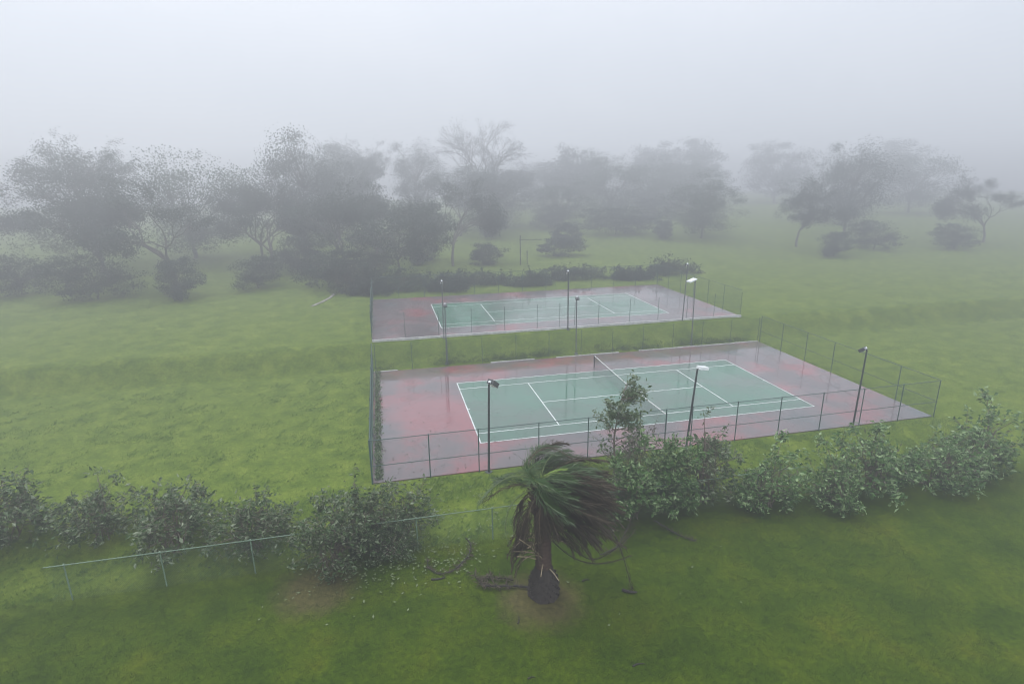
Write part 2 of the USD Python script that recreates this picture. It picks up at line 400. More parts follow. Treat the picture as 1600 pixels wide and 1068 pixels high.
# the net of the lower court
def tennis_net():
    xn, ya, yb = CX + 11.885, 31.59 - 0.914, 31.59 + 10.97 + 0.914
    t = thing('tennis_net', 'black tennis net with white top band across the lower court', 'net', (xn, ya, 0))
    Ln = yb - ya

    def top(y):
        return 1.07 - 0.15 * (1 - abs(2 * y / Ln - 1))

    def bulge(y, zf):
        return 0.22 * np.sin(np.pi * np.clip(y / Ln, 0, 1)) * np.sin(np.pi * zf) * (0.8 + 0.2 * np.sin(y * 2.1))
    for y in (0, Ln):
        MB().tube([(0, y, 0), (0, y, 1.12)], 0.045, 10).build('post', M['pole_dark'], t)
    b = MB()
    ys = np.linspace(0.05, Ln - 0.05, 60)
    for yy in np.arange(0.05, Ln, 0.06):
        zf = np.linspace(0.02, 0.97, 6)
        b.tube(np.column_stack([bulge(yy, zf), np.full(6, yy), zf * top(yy)]), 0.0022, 3, False)
    for zf in np.linspace(0.02, 0.94, 17):
        b.tube(np.column_stack([bulge(ys, zf), ys, zf * top(ys)]), 0.0022, 3, False)
    b.build('netting', M['net_black'], t)
    b = MB()
    zt = top(ys)
    v = np.concatenate([np.column_stack([np.full(60, sx), ys, zt + dz]) for sx, dz in ((-0.012, -0.07), (-0.012, 0.0), (0.012, 0.0), (0.012, -0.07))])
    f = [(k * 60 + i, k * 60 + i + 1, ((k + 1) % 4) * 60 + i + 1, ((k + 1) % 4) * 60 + i) for k in range(4) for i in range(59)]
    b.add(v, f).build('top_band', M['tape_white'], t)
    MB().box((-0.015, Ln / 2 - 0.03, 0.0), (0.015, Ln / 2 + 0.03, 0.86)).build('centre_strap', M['tape_white'], t)


tennis_net()


# ------------------------------------------------------------------ fences
def chain_link(L, z0, z1, pitch=0.085, r=0.0016):
    """Crossing wires along +x from 0 to L."""
    b = MB()
    H = z1 - z0
    for sgn in (1, -1):
        for x in np.arange(-H if sgn > 0 else 0, L if sgn > 0 else L + H, pitch):
            t0, t1 = (max(0, -x), min(H, L - x)) if sgn > 0 else (max(0, x - L), min(H, x))
            if t1 - t0 > 0.05:
                y = 0.002 * sgn
                b.tube([(x + sgn * t0, y, z0 + t0), (x + sgn * t1, y, z0 + t1)], r, 3, False)
    return b


def fence(label, a, b_, height, posts, mat, rails=(1.0,), mesh=True, group=None, post_r=0.03, rail_r=0.02, zf=None, thick_end=None):
    """A chain-link fence from a to b: posts (distances along), rails (fractions of the height), wire."""
    a, b_ = np.array(a, float), np.array(b_, float)
    L = np.linalg.norm((b_ - a)[:2]); ang = math.degrees(math.atan2(b_[1] - a[1], b_[0] - a[0]))
    t = thing('chain_link_fence', label, 'fence', a, ang, group)
    for k, d in enumerate(posts):
        r = post_r * (1.5 if thick_end and k in thick_end else 1)
        MB().tube([(d, 0, -0.35), (d, 0, height * 0.5), (d, 0, height + 0.03)], r, 8).build('post', mat, t)
    for k, fr in enumerate(rails):
        MB().tube([(0, -post_r - rail_r * 0.5, fr * height), (L, -post_r - rail_r * 0.5, fr * height)], rail_r, 6).build('top_rail' if fr > 0.9 else 'middle_rail' if fr > 0.2 else 'bottom_wire', mat, t)
    if mesh:
        chain_link(L, 0.04, height - 0.02).build('wire_mesh', mat, t)
    return t


Wc = X1 - X0
front_posts = [0, 3.07, 5.76, 9.17, 12.09, 15.26, 16.9, 18.6, 21.6, 24.6, 27.6, 30.6, 33.6, Wc]
fence('dark chain link fence with two rails along the front of the lower court', (X0, 28.2, 0.0), (X1, 28.2, 0.0), 2.55, front_posts, M['fence_green'], (1.0, 0.42), thick_end=(0,))
fence('green chain link fence up the left side of the lower court, edge on', (X0 - 0.02, 28.32, 0.0), (X0 - 0.02, 46.9, 0.0), 2.55, list(np.arange(2.9, 18.58, 3.1)), M['fence_green'], (1.0, 0.42))
fence('dark chain link fence behind the lower court at the foot of the bank', (X0, 47.08, 0.05), (X1, 47.08, 0.05), 2.3, list(np.arange(0.2, Wc + 0.1, 3.03)), M['fence_green'], (), rail_r=0.012, post_r=0.024)
fence('chain link fence at the far right side of the lower court', (X1 + 0.02, 28.32, 0.0), (X1 + 0.02, 46.9, 0.0), 2.55, list(np.arange(2.9, 18.58, 3.1)), M['fence_green'], (1.0, 0.42))
fence('thin post fence along the kerb of the upper court above the bank', (X0, FAR_Y0 + 0.06, ZU), (X1, FAR_Y0 + 0.06, ZU), 2.4, [0, 2.9, 5.9, 8.9, 12, 15.1, 17.3, 18.8, 21.2, 24.4, 27.4, 30.5, 33.5, Wc], M['fence_green'], (), post_r=0.024, rail_r=0.012)
fence('faint chain link fence up the left side of the upper court', (X0 - 0.02, FAR_Y0 + 0.2, ZU), (X0 - 0.02, FAR_Y1, ZU), 2.6, list(np.arange(3, 18.3, 3.04)), M['fence_green'], (1.0,))
fence('fog veiled fence across the back of the upper court', (X0, FAR_Y1 + 0.1, ZU), (X1, FAR_Y1 + 0.1, ZU), 2.6, list(np.arange(0, Wc + 0.1, 3.04)), M['fence_green'], (1.0,))
fence('faint chain link fence at the far right side of the upper court', (X1 + 0.02, FAR_Y0 + 0.2, ZU), (X1 + 0.02, FAR_Y1, ZU), 2.6, list(np.arange(3, 18.3, 3.04)), M['fence_green'], (1.0,))
fence('low green fence with pale top rail at the edge of the palm lawn', (-14.0, 23.15, -0.82), (21.0, 23.0, -0.82), 1.72, list(np.arange(0.7, 35.2, 3.5)), M['fence_pale'], (1.0,), post_r=0.03, rail_r=0.022)


# ------------------------------------------------------------------ floodlight poles
def floodlight_pole(name, label, x, y, z, H, lean, r, face, mat, head, white=False, group=None):
    """A steel pole on a small footing; its lamp head faces along 'face' (degrees) and tilts down."""
    t = thing(name, label, 'lamp post', (x, y, z), face, group)
    lx, ly = lean
    a = math.radians(-face)
    lx, ly = lx * math.cos(a) - ly * math.sin(a), lx * math.sin(a) + ly * math.cos(a)
    tip = np.array([lx, ly, H])
    MB().tube([tip * f + (0, 0, -0.3 * (f == 0)) for f in (0, 0.5, 1)], [r, r * 0.9, r * 0.8], 12).build('pole', mat, t, smooth=40)
    b = MB().box((-0.16, -0.16, -0.25), (0.16, 0.16, 0.03))
    b.build('footing', M['pole_grey'], t)
    MB().box((-0.11, -0.11, 0.031), (0.11, 0.11, 0.046)).build('base_plate', mat, t)
    w, d, hh = head
    tilt = math.radians(38 if not white else 12)
    R = np.array([[math.cos(tilt), 0, math.sin(tilt)], [0, 1, 0], [-math.sin(tilt), 0, math.cos(tilt)]])

    def turned(lo, hi):
        m = MB().box(lo, hi)
        v, f = m.arrays()
        return MB().add(v @ R.T + tip + (0.02, 0, 0.02), f)
    MB().tube([tip, tip + (0.10, 0, 0.04), tip + (0.2, 0, 0.03)], 0.03, 6).build('bracket', mat, t)
    turned((0.03, -w / 2, 0), (0.03 + d, w / 2, hh)).build('lamp_head', M['lamp_white'] if white else M['lamp_body'], t)
    turned((0.05, -w / 2 + 0.02, -0.012), (0.01 + d, w / 2 - 0.02, -0.001)).build('lamp_glass', M['lamp_white'], t)
    if not white:
        turned((-0.06, -0.06, 0.05), (0.028, 0.06, 0.16)).build('ballast_box', M['lamp_white'], t)
    return t


G = None
dk, gy_ = M['pole_dark'], M['pole_grey']
floodlight_pole('floodlight_pole', 'dark floodlight pole with box lamp at the near corner of the lower court', 4.96, 28.05, -0.02, 5.15, (0.12, 0), 0.068, 38, dk, (0.42, 0.52, 0.26))
floodlight_pole('floodlight_pole', 'leaning dark pole with white lamp rising behind the bright leafy bush', 16.93, 28.02, -0.02, 4.95, (0.33, 0), 0.068, 8, dk, (0.36, 0.62, 0.16), True)
floodlight_pole('floodlight_pole', 'dark floodlight pole at the near right end of the lower court', 28.7, 28.05, -0.02, 5.2, (0.1, 0), 0.06, 120, dk, (0.42, 0.36, 0.2))
floodlight_pole('floodlight_pole', 'grey pole at the foot of the bank behind the lower court baseline', 4.9, 46.99 + 0.35, 0.1, 5.2, (0.05, 0), 0.055, -90, gy_, (0.32, 0.26, 0.16))
floodlight_pole('floodlight_pole', 'grey pole at the foot of the bank behind the net', 16.7, 46.99 + 0.35, 0.1, 5.15, (-0.05, 0), 0.055, -90, gy_, (0.32, 0.26, 0.16))
floodlight_pole('floodlight_pole', 'tall grey pole with wide white lamp on the bank at right', 28.25, 46.99 + 0.3, 0.1, 6.25, (-0.1, 0), 0.055, 200, gy_, (0.5, 0.9, 0.12), True)
floodlight_pole('floodlight_pole', 'thin hazy pole at the left front of the upper court', 5.0, FAR_Y0 - 0.3, ZU - 0.1, 5.1, (0.02, 0), 0.05, 90, gy_, (0.3, 0.26, 0.16))
floodlight_pole('floodlight_pole', 'dark pole with small round lamp at the middle of the upper kerb', 16.7, FAR_Y0 - 0.32, ZU - 0.1, 5.45, (-0.06, 0), 0.065, 90, dk, (0.32, 0.28, 0.2))
floodlight_pole('floodlight_pole', 'thin leaning hazy pole at the right front of the upper court', 28.55, FAR_Y0 - 0.3, ZU - 0.1, 5.6, (0.15, 0), 0.055, 90, gy_, (0.3, 0.26, 0.16))

# a frame of bare posts on the far grass
zf = float(ground_z(21.8, 89.5))
t = thing('post_frame', 'thin dark post frame standing on pale grass beyond the upper court', 'post frame', (21.8, 89.5, zf))
MB().tube([(0, 0, -0.3), (0, 0, 4.7)], 0.08, 8).build('tall_post', M['wood_dark'], t)
MB().tube([(1.2, 0.3, -0.3), (1.2, 0.3, 2.2)], 0.07, 8).build('short_post', M['wood_dark'], t)
MB().tube([(-0.2, 0, 4.0), (3.6, 0, 3.95)], 0.05, 8).build('crossbar', M['wood_dark'], t)


# ------------------------------------------------------------------ the palm, blown to the right
WIND = unit(np.array([1.0, 0.10, -0.05]))


def frond(rng, base, d0, length, wind, sag, nleaf, leaflet, wid=0.035, steps=22, out=None):
    """One feather frond: a bent midrib and two rows of long limp leaflets dragged along by the wind. Returns (leaflets, midrib)."""
    p, d, ds = np.array(base, float), unit(np.array(d0, float)), length / steps
    pts, dirs = [p.copy()], [d.copy()]
    for k in range(steps):
        t = (k + 1) / steps
        d = unit(d + ds * (0.3 + 1.4 * t) * (wind * WIND + sag * np.array([0, 0, -1.0])))
        p = p + d * ds
        pts.append(p.copy()); dirs.append(d.copy())
    pts, dirs = np.array(pts), np.array(dirs)
    rib = MB().tube(pts, np.linspace(0.024, 0.005, len(pts)), 4)
    tt = np.linspace(0.12, 0.99, nleaf)
    idx = tt * steps
    P = np.stack([np.interp(idx, np.arange(steps + 1), pts[:, k]) for k in range(3)], -1)
    D = unit(np.stack([np.interp(idx, np.arange(steps + 1), dirs[:, k]) for k in range(3)], -1))
    S = unit(np.cross(D, [0, 0, 1.0]) + 1e-6)
    b = MB()
    for sgn in (-1, 1):
        L = leaflet * (0.45 + 0.75 * np.sin(np.pi * np.clip(tt * 0.9 + 0.12, 0, 1))) * rng.uniform(0.75, 1.2, nleaf)
        dd = unit(D * 0.75 + sgn * S * rng.uniform(0.5, 0.9, (nleaf, 1)) + [0, 0, 0.15] + rng.normal(0, 0.22, (nleaf, 3)))
        rows, q = [], P.copy()
        wd = np.full(nleaf, wid) * rng.uniform(0.8, 1.2, nleaf)
        segs = 4
        for k in range(segs + 1):
            w = wd * (1 - (k / segs) ** 1.6) * (0.7 if k == 0 else 1)
            side = unit(np.cross(dd, unit(D + rng.normal(0, 0.05, D.shape))) + 1e-6)
            rows.append((q - side * w[:, None] / 2, q + side * w[:, None] / 2))
            q = q + dd * (L / segs)[:, None]
            dd = unit(dd + 0.32 * wind * WIND + 0.42 * sag * np.array([0, 0, -1.0]) + rng.normal(0, 0.07, dd.shape))
        v = np.stack([x for r in rows for x in r], 1)
        nv = v.shape[1]
        i = np.arange(nleaf)[:, None] * nv
        f = np.vstack([i + [2 * k, 2 * k + 1, 2 * k + 3, 2 * k + 2] for k in range(segs)])
        b.add(v.reshape(-1, 3), f)
    return b, rib


def draped(rng, pts, nleaf, leaflet, wid=0.03, wind=0.6, sag=0.6):
    """A frond whose midrib follows given points."""
    P0 = spline(pts, 26)
    b, _ = None, None
    rib = MB().tube(P0, np.linspace(0.026, 0.007, len(P0)), 5)
    k = np.linspace(3, len(P0) - 1.2, nleaf)
    P = np.stack([np.interp(k, np.arange(len(P0)), P0[:, j]) for j in range(3)], -1)
    G_ = np.gradient(P0, axis=0)
    D = unit(np.stack([np.interp(k, np.arange(len(P0)), G_[:, j]) for j in range(3)], -1))
    b = MB()
    for sgn in (-1, 1):
        S = unit(np.cross(D, [0, 1.0, 0.2])) * sgn
        dd, q, rows = unit(D * 0.8 + S * 0.6 + rng.normal(0, 0.15, D.shape)), P.copy(), []
        L = leaflet * rng.uniform(0.6, 1.2, nleaf)
        for j in range(5):
            w = np.full(nleaf, wid) * (1 - (j / 4) ** 1.6)
            side = unit(np.cross(dd, D + rng.normal(0, 0.1, D.shape)) + 1e-6)
            rows.append((q - side * w[:, None] / 2, q + side * w[:, None] / 2))
            q = q + dd * (L / 4)[:, None]
            dd = unit(dd + 0.3 * wind * WIND + 0.35 * sag * np.array([0, 0, -1.0]))
        v = np.stack([x for r in rows for x in r], 1)
        i = np.arange(nleaf)[:, None] * v.shape[1]
        b.add(v.reshape(-1, 3), np.vstack([i + [2 * j, 2 * j + 1, 2 * j + 3, 2 * j + 2] for j in range(4)]))
    return b, rib


def palm():
    rng = np.random.default_rng(21)
    z0 = float(ground_z(*PALM))
    t = thing('palm_tree', 'palm tree bent in the storm, fronds and brown skirt blown right', 'palm tree', (PALM[0], PALM[1], z0))
    ang = np.linspace(0, 2 * np.pi, 28, endpoint=False)
    # swollen root bulb
    prof = [(0.66, -0.15), (0.63, 0.1), (0.60, 0.4), (0.56, 0.75), (0.49, 0.98), (0.41, 1.14), (0.34, 1.28), (0.30, 1.42)]
    rows = [[(r * (1 + 0.05 * math.sin(3 * a + z * 4) + rng.normal(0, 0.03)) * math.cos(a), r * (1 + 0.05 * math.sin(5 * a + z * 3) + rng.normal(0, 0.03)) * math.sin(a), z) for a in ang] for r, z in prof]
    v = np.array(rows).reshape(-1, 3); n = len(ang)
    f = [(i * n + j, i * n + (j + 1) % n, (i + 1) * n + (j + 1) % n, (i + 1) * n + j) for i in range(len(prof) - 1) for j in range(n)]
    MB().add(v, f).build('root_bulb', M['palm_bulb'], t, smooth=60)
    for k in range(90):   # old root stubs and scales on the bulb
        a, zz = k * 2.39996, 0.05 + 1.0 * k / 90
        r = float(np.interp(zz, [q[1] for q in prof], [q[0] for q in prof]))
        o = np.array([r * math.cos(a), r * math.sin(a), zz])
        out = np.array([math.cos(a), math.sin(a), 0.5 + rng.normal(0, 0.3)])
        MB().tube([o - out * 0.03, o + out * 0.03, o + out * rng.uniform(0.035, 0.07)], [0.05, 0.042, 0.026], 5).build('root_stub', M['palm_bulb'], t)
    HT = 5.05
    zs = np.arange(1.2, HT, 0.055)
    rr = 0.30 + 0.035 * ((np.arange(len(zs)) % 3) == 0) + 0.06 * sstep(3.8, 5.2, zs)
    rows = [[(r * (1 + rng.normal(0, 0.035)) * math.cos(a) - 0.035 * (z - 1.2), r * (1 + rng.normal(0, 0.035)) * math.sin(a), z) for a in ang] for r, z in zip(rr, zs)]
    v = np.array(rows).reshape(-1, 3)
    f = [(i * n + j, i * n + (j + 1) % n, (i + 1) * n + (j + 1) % n, (i + 1) * n + j) for i in range(len(zs) - 1) for j in range(n)]
    MB().add(v, f).build('trunk', M['palm_trunk'], t, smooth=50)
    top = np.array([-0.15, 0, HT])
    for k in range(46):   # cut leaf bases under the crown
        a, zz = k * 2.4, 3.7 + (HT - 3.8) * k / 46
        d = np.array([math.cos(a), math.sin(a), 1.1])
        q = np.array([-0.035 * (zz - 1.2) + 0.33 * math.cos(a), 0.33 * math.sin(a), zz])
        MB().tube([q, q + d * 0.12, q + d * 0.24], [0.055, 0.045, 0.02], 5).build('leaf_base', M['palm_trunk'], t)

    def add(name, m, rm, base, d0, L, wind, sag, nl, ll, wid=0.035, label=None):
        b, rib = frond(rng, base, d0, L, wind, sag, nl, ll, wid)
        rib.build('midrib', rm, b.build(name, m, t, label))

    def hang(name, m, rm, pts, nl, ll, wid=0.03, wind=0.6, sag=0.6, label=None):
        b, rib = draped(rng, pts, nl, ll, wid, wind, sag)
        rib.build('midrib', rm, b.build(name, m, t, label))
    fg, fb, rg, rb = M['frond_green'], M['frond_brown'], M['rachis'], M['rachis_brown']
    # green crown: the fronds lie over to the right
    for k in range(34):
        a = rng.uniform(0, 2 * np.pi); el = rng.uniform(-0.05, 1.0)
        d = np.array([math.cos(a) * math.cos(el), math.sin(a) * math.cos(el), math.sin(el) * 0.9])
        b0 = top + d * 0.12 + [0, 0, rng.uniform(-0.35, 0.12)]
        add('frond', fg, rg, b0, d + [0.02, 0, 0.05], rng.uniform(1.7, 2.6), rng.uniform(0.8, 1.4), rng.uniform(0.25, 0.6), 44, rng.uniform(0.45, 0.65))
    add('frond', M['frond_yellow'], rg, top + [-0.05, -0.15, 0.15], (-0.25, -0.6, 0.7), 1.7, 1.3, 0.15, 34, 0.3, 0.03, 'yellow green young frond at the heart of the crown')
    # brown fronds, high and low on the lee side
    for k in range(46):
        a = rng.normal(0.1, 1.0); el = rng.uniform(-0.2, 0.75)
        d = np.array([math.cos(a) * math.cos(el), math.sin(a) * math.cos(el), math.sin(el)])
        b0 = top + d * 0.2 + [0, 0, rng.uniform(-0.5, 0.05)]
        add('dead_frond', fb, rb, b0, d + [0.35, 0, 0.05], rng.uniform(2.2, 3.5), rng.uniform(0.6, 1.1), rng.uniform(0.3, 0.65), 38, rng.uniform(0.42, 0.65), 0.038)
    for k in range(66):   # the heavy lower skirt, streaming away to the lee side
        a = rng.normal(0.3, 0.7); el = rng.uniform(-0.75, 0.35)
        d = np.array([math.cos(a) * math.cos(el), math.sin(a) * math.cos(el), math.sin(el)])
        b0 = top + [0.1, 0.05, rng.uniform(-1.6, -0.2)] + d * 0.3
        add('dead_frond', fb, rb, b0, d + [0.4, 0, 0.0], rng.uniform(2.0, 3.9), rng.uniform(0.3, 0.75), rng.uniform(0.45, 1.05), 38, rng.uniform(0.42, 0.65), 0.038)
    # limp dead fronds hanging close to the trunk on the windward side
    for k in range(14):
        a = rng.uniform(2.0, 3.9)
        d = np.array([math.cos(a), math.sin(a), -0.3])
        b0 = np.array([-0.12 + 0.33 * math.cos(a), 0.33 * math.sin(a), rng.uniform(3.0, 4.8)])
        add('dead_frond', fb, rb, b0, d, rng.uniform(1.1, 1.9), rng.uniform(0.1, 0.4), rng.uniform(1.6, 2.6), 30, 0.36, 0.034)
    for k in range(13):   # more of them down the face of the trunk
        a = rng.uniform(3.8, 5.6)
        d = np.array([math.cos(a), math.sin(a), -0.3])
        b0 = np.array([-0.1 + 0.33 * math.cos(a), 0.33 * math.sin(a), rng.uniform(3.5, 4.8)])
        add('dead_frond', fb if k % 3 else M['frond_pale'], rb, b0, d, rng.uniform(0.9, 1.6), rng.uniform(0.2, 0.5), rng.uniform(1.3, 2.3), 28, 0.34, 0.034)
    for k in range(20):   # a shorter ragged skirt low on the trunk
        a = rng.uniform(2.3, 3.7) if k < 16 else rng.uniform(-0.6, 0.6)
        d = np.array([math.cos(a), math.sin(a), 0.1])
        b0 = np.array([-0.08 + 0.3 * math.cos(a), 0.3 * math.sin(a), rng.uniform(1.9, 2.9)])
        add('dead_frond', M['frond_pale'], M['stalk'], b0, d, rng.uniform(0.9, 1.5), rng.uniform(-0.1, 0.2), rng.uniform(1.3, 2.2), 24, 0.34, 0.04)
    # fronds that still point left, and the one that loops over the top
    hang('frond', fg, rg, [(-0.25, -0.1, 5.1), (-0.9, -0.2, 5.6), (-1.6, -0.25, 5.6), (-2.2, -0.3, 5.2), (-2.5, -0.3, 4.8)], 44, 0.42)
    hang('frond', fg, rg, [(-0.25, 0.1, 5.2), (-0.8, 0.1, 5.6), (-1.4, 0.1, 5.55), (-1.9, 0.1, 5.2)], 40, 0.4)
    hang('dead_frond', fb, rb, [(-0.3, -0.2, 5.0), (-0.9, -0.3, 5.3), (-1.6, -0.3, 5.25), (-2.3, -0.3, 4.85)], 40, 0.36)
    hang('frond', fg, rg, [(-0.35, -0.1, 4.9), (-1.0, -0.15, 4.75), (-1.45, -0.1, 4.1), (-1.55, 0, 3.2), (-1.35, 0, 2.5)], 36, 0.26)
    hang('dead_frond', fb, rb, [(-0.3, 0.1, 4.9), (-0.62, 0.2, 5.5), (-0.45, 0.2, 6.15), (0.15, 0.2, 6.45), (0.8, 0.2, 6.15), (1.5, 0.2, 5.6)], 48, 0.26, label='brown frond looping over the top of the crown')
    hang('frond', fg, rg, [(-0.3, 0.2, 4.9), (-0.72, 0.3, 5.4), (-0.66, 0.3, 5.9), (-0.2, 0.3, 6.2), (0.6, 0.3, 6.0)], 44, 0.3)
    for a, zz, L, el in ((3.7, 2.0, 1.7, 0.85), (4.1, 1.9, 0.9, 0.7), (3.2, 1.7, 0.9, 0.35), (5.3, 1.35, 0.6, -0.55), (4.3, 1.6, 0.6, -0.2), (3.9, 2.6, 1.0, 0.3), (2.9, 1.9, 1.0, 0.1)):
        q = np.array([0.28 * math.cos(a), 0.28 * math.sin(a), zz])
        d = np.array([math.cos(a) * math.cos(el), math.sin(a) * math.cos(el), math.sin(el)])
        MB().tube([q, q + d * L * 0.5 + [0, 0, 0.05], q + d * L], [0.032, 0.026, 0.018], 5).build('broken_stalk', M['stalk'], t, 'pale broken leaf stalk sticking out low on the trunk')
    # long dark stalks that trail over the grass at right
    for pts in ([(0.3, -0.2, 2.6), (1.5, -0.3, 1.5), (2.6, -0.4, 1.3), (3.6, -0.4, 1.45)], [(0.3, 0.1, 2.9), (1.6, -0.1, 1.6), (2.4, -0.1, 1.35), (3.3, 0, 1.75), (3.9, 0.1, 2.2)],
                [(2.9, 0.1, 2.5), (3.25, 0.0, 1.7), (3.45, -0.2, 1.0), (3.55, -0.5, 0.4), (3.55, -0.75, 0.1)]):
        hang('trailing_stalk', fb, M['wood_dark'], pts, 26, 0.3, 0.03, 0.5, 1.2)


palm()


# ------------------------------------------------------------------ bushes near the lawn
def bush(name, label, cat, x, y, rx, ry, H, nclump, nleaf, leaf, mat, seed, group=None, wind=0.7, low=0.1, stems=14, stem_mat=None, z=None, spread=0.17, rotz=0, dry=0):
    rng = np.random.default_rng(seed)
    z = float(ground_z(x, y)) if z is None else z
    t = thing(name, label, cat, (x, y, z), rotz, group)
    u = unit(rng.normal(size=(nclump, 3))); u[:, 2] = np.abs(u[:, 2])
    rad = rng.uniform(0.45, 1.0, (nclump, 1)) ** 0.6 * (1 + 0.22 * rng.normal(size=(nclump, 1)))
    c = u * rad * [rx, ry, 1]
    c[:, 2] = low * H + c[:, 2] * (1 - low) * H * 0.92
    c[:, 0] += 0.12 * c[:, 2] * wind
    b = MB()
    roots = []
    for k in range(min(stems, nclump)):
        e = c[k]; r0 = np.array([rng.uniform(-0.25, 0.25) * rx, rng.uniform(-0.25, 0.25) * ry, -0.1])
        mid = r0 * 0.4 + e * 0.6 + [0, 0, 0.12 * H]
        mid[:2] = r0[:2] * 0.6 + e[:2] * 0.4
        b.tube([r0, mid, e], [0.035 * H / 3, 0.022 * H / 3, 0.008], 5)
        roots.append(mid)
    for k in range(stems, nclump):
        m = roots[rng.integers(len(roots))]
        b.tube([m, (m + c[k]) / 2 + rng.normal(0, 0.06, 3), c[k]], [0.014, 0.01, 0.005], 4, False)
    b.build('stems', stem_mat or M['twig'], t)
    weight = rng.uniform(0.25, 1.6, nclump)
    own = rng.choice(nclump, nleaf, p=weight / weight.sum())
    pos = c[own] + rng.normal(0, spread, (nleaf, 3)) * [rx / 1.6, ry / 1.6, 0.85]
    nsh = max(nleaf // 5, 1)                      # a fifth of the leaves sit on shoots that stand out of the bush
    sh = rng.integers(0, nclump, 26)
    tip = c[sh] + np.column_stack([rng.normal(0.22 * wind, 0.3, 26), rng.normal(0, 0.3, 26), rng.uniform(0.25, 0.95, 26)])
    tw = MB()
    for k in range(26):
        tw.tube([c[sh[k]], (c[sh[k]] + tip[k]) / 2 + rng.normal(0, 0.05, 3), tip[k]], [0.012, 0.008, 0.004], 4, False)
    tw.build('shoots', stem_mat or M['twig'], t, kind='stuff')
    ks, fs = rng.integers(0, 26, nsh), rng.uniform(0.1, 1.0, (nsh, 1))
    pos[:nsh] = c[sh[ks]] + (tip[ks] - c[sh[ks]]) * fs + rng.normal(0, 0.07, (nsh, 3))
    pos[:, 2] = np.maximum(pos[:, 2], 0.05 + rng.uniform(0, 0.2, nleaf))
    d = unit(rng.normal(size=(nleaf, 3)) * [1, 1, 0.6]) + wind * WIND
    nn = unit(rng.normal(size=(nleaf, 3)) + [0, 0, 0.9])
    L = leaf * rng.uniform(0.5, 1.45, nleaf)
    wd = L * rng.uniform(0.34, 0.6, nleaf)
    keep = np.ones(nleaf, bool)
    if dry:
        pick = rng.choice(nleaf, dry, replace=False)
        keep[pick] = False
        MB().leaves(pos[pick], d[pick], nn[pick], L[pick] * 0.8, wd[pick] * 0.6, 0.15).build('withered_foliage', M['dry_leaf'], t, kind='stuff')
    MB().leaves(pos[keep], d[keep], nn[keep], L[keep], wd[keep], 0.12).build('foliage', mat, t, kind='stuff')
    return t


bl, br_, dr = M['bush_leaf'], M['bright_leaf'], M['dry_leaf']
bush('shrub', 'large dark grey green shrub at the left edge of the lawn', 'shrub', -3.1, 22.9, 1.9, 1.5, 3.2, 95, 3900, 0.19, bl, 41, dry=700)
bush('shrub', 'tallest wind tossed shrub in front of the left court corner', 'shrub', -1.4, 24.0, 1.6, 1.4, 3.4, 75, 3000, 0.19, bl, 42, dry=500)
bush('shrub', 'thin ragged shrub leaning right beside the low fence post', 'shrub', 0.25, 24.3, 1.35, 1.1, 2.4, 46, 1100, 0.2, bl, 43, wind=1.0, dry=250)
bush('shrub', 'low dark shrub at the foot of the low fence at left', 'shrub', -0.7, 22.9, 1.3, 0.8, 1.5, 46, 2600, 0.13, bl, 44)
bush('shrub', 'bright green broad leaved bush right of the palm', 'shrub', 11.2, 23.2, 1.75, 1.4, 3.7, 85, 4000, 0.235, br_, 45, dry=250)
bush('shrub', 'dense bright bush below the leaning white lamp pole', 'shrub', 13.3, 23.5, 1.6, 1.4, 3.7, 80, 3700, 0.23, br_, 46, dry=250)
bush('shrub', 'tall olive brown bush at the right edge of the photo', 'shrub', 15.6, 23.8, 1.6, 1.5, 4.4, 70, 2600, 0.22, bl, 47, dry=600)
bush('shrub', 'half bare brown bush between the palm and the bright bush', 'shrub', 9.6, 23.2, 1.2, 1.0, 2.7, 55, 1300, 0.12, dr, 48, wind=1.0)
bush('shrub', 'olive twiggy bush behind the slender tree by the court fence', 'shrub', 12.7, 26.3, 1.15, 0.9, 2.6, 50, 2100, 0.12, dr, 49, wind=0.8)
s_left = bush('shrub', 'rounded shrub on the lawn edge left of the photo frame', 'shrub', -6.6, 24.6, 1.9, 1.5, 2.9, 70, 3000, 0.2, bl, 50, dry=500)
s_right = bush('shrub', 'leafy bush on the lawn edge right of the tall olive bush', 'shrub', 18.4, 22.6, 1.8, 1.5, 3.4, 70, 3000, 0.22, br_, 51, dry=400)
for k, (x, y, r, s) in enumerate(((-10.0, 25.4, 80, 1.1), (-13.4, 26.6, 200, 0.95), (-17.5, 27.2, 300, 1.2))):
    copy_of(s_left, ('second shrub out along the left lawn edge', 'third smaller shrub out along the left lawn edge', 'last shrub at the far left end of the lawn edge')[k], 'shrub', (x, y, float(ground_z(x, y))), r, scale=(s, s, s))
for k, (x, y, r, s) in enumerate(((21.8, 21.9, 70, 0.9), (25.0, 22.6, 190, 1.15), (28.6, 22.0, 280, 1.0), (32.2, 22.8, 20, 1.2))):
    copy_of(s_right, ('second leafy bush out along the right lawn edge', 'third and bulky leafy bush along the right lawn edge', 'fourth leafy bush along the right lawn edge', 'last leafy bush at the right end of the lawn edge')[k], 'shrub', (x, y, float(ground_z(x, y))), r, scale=(s, s, s))


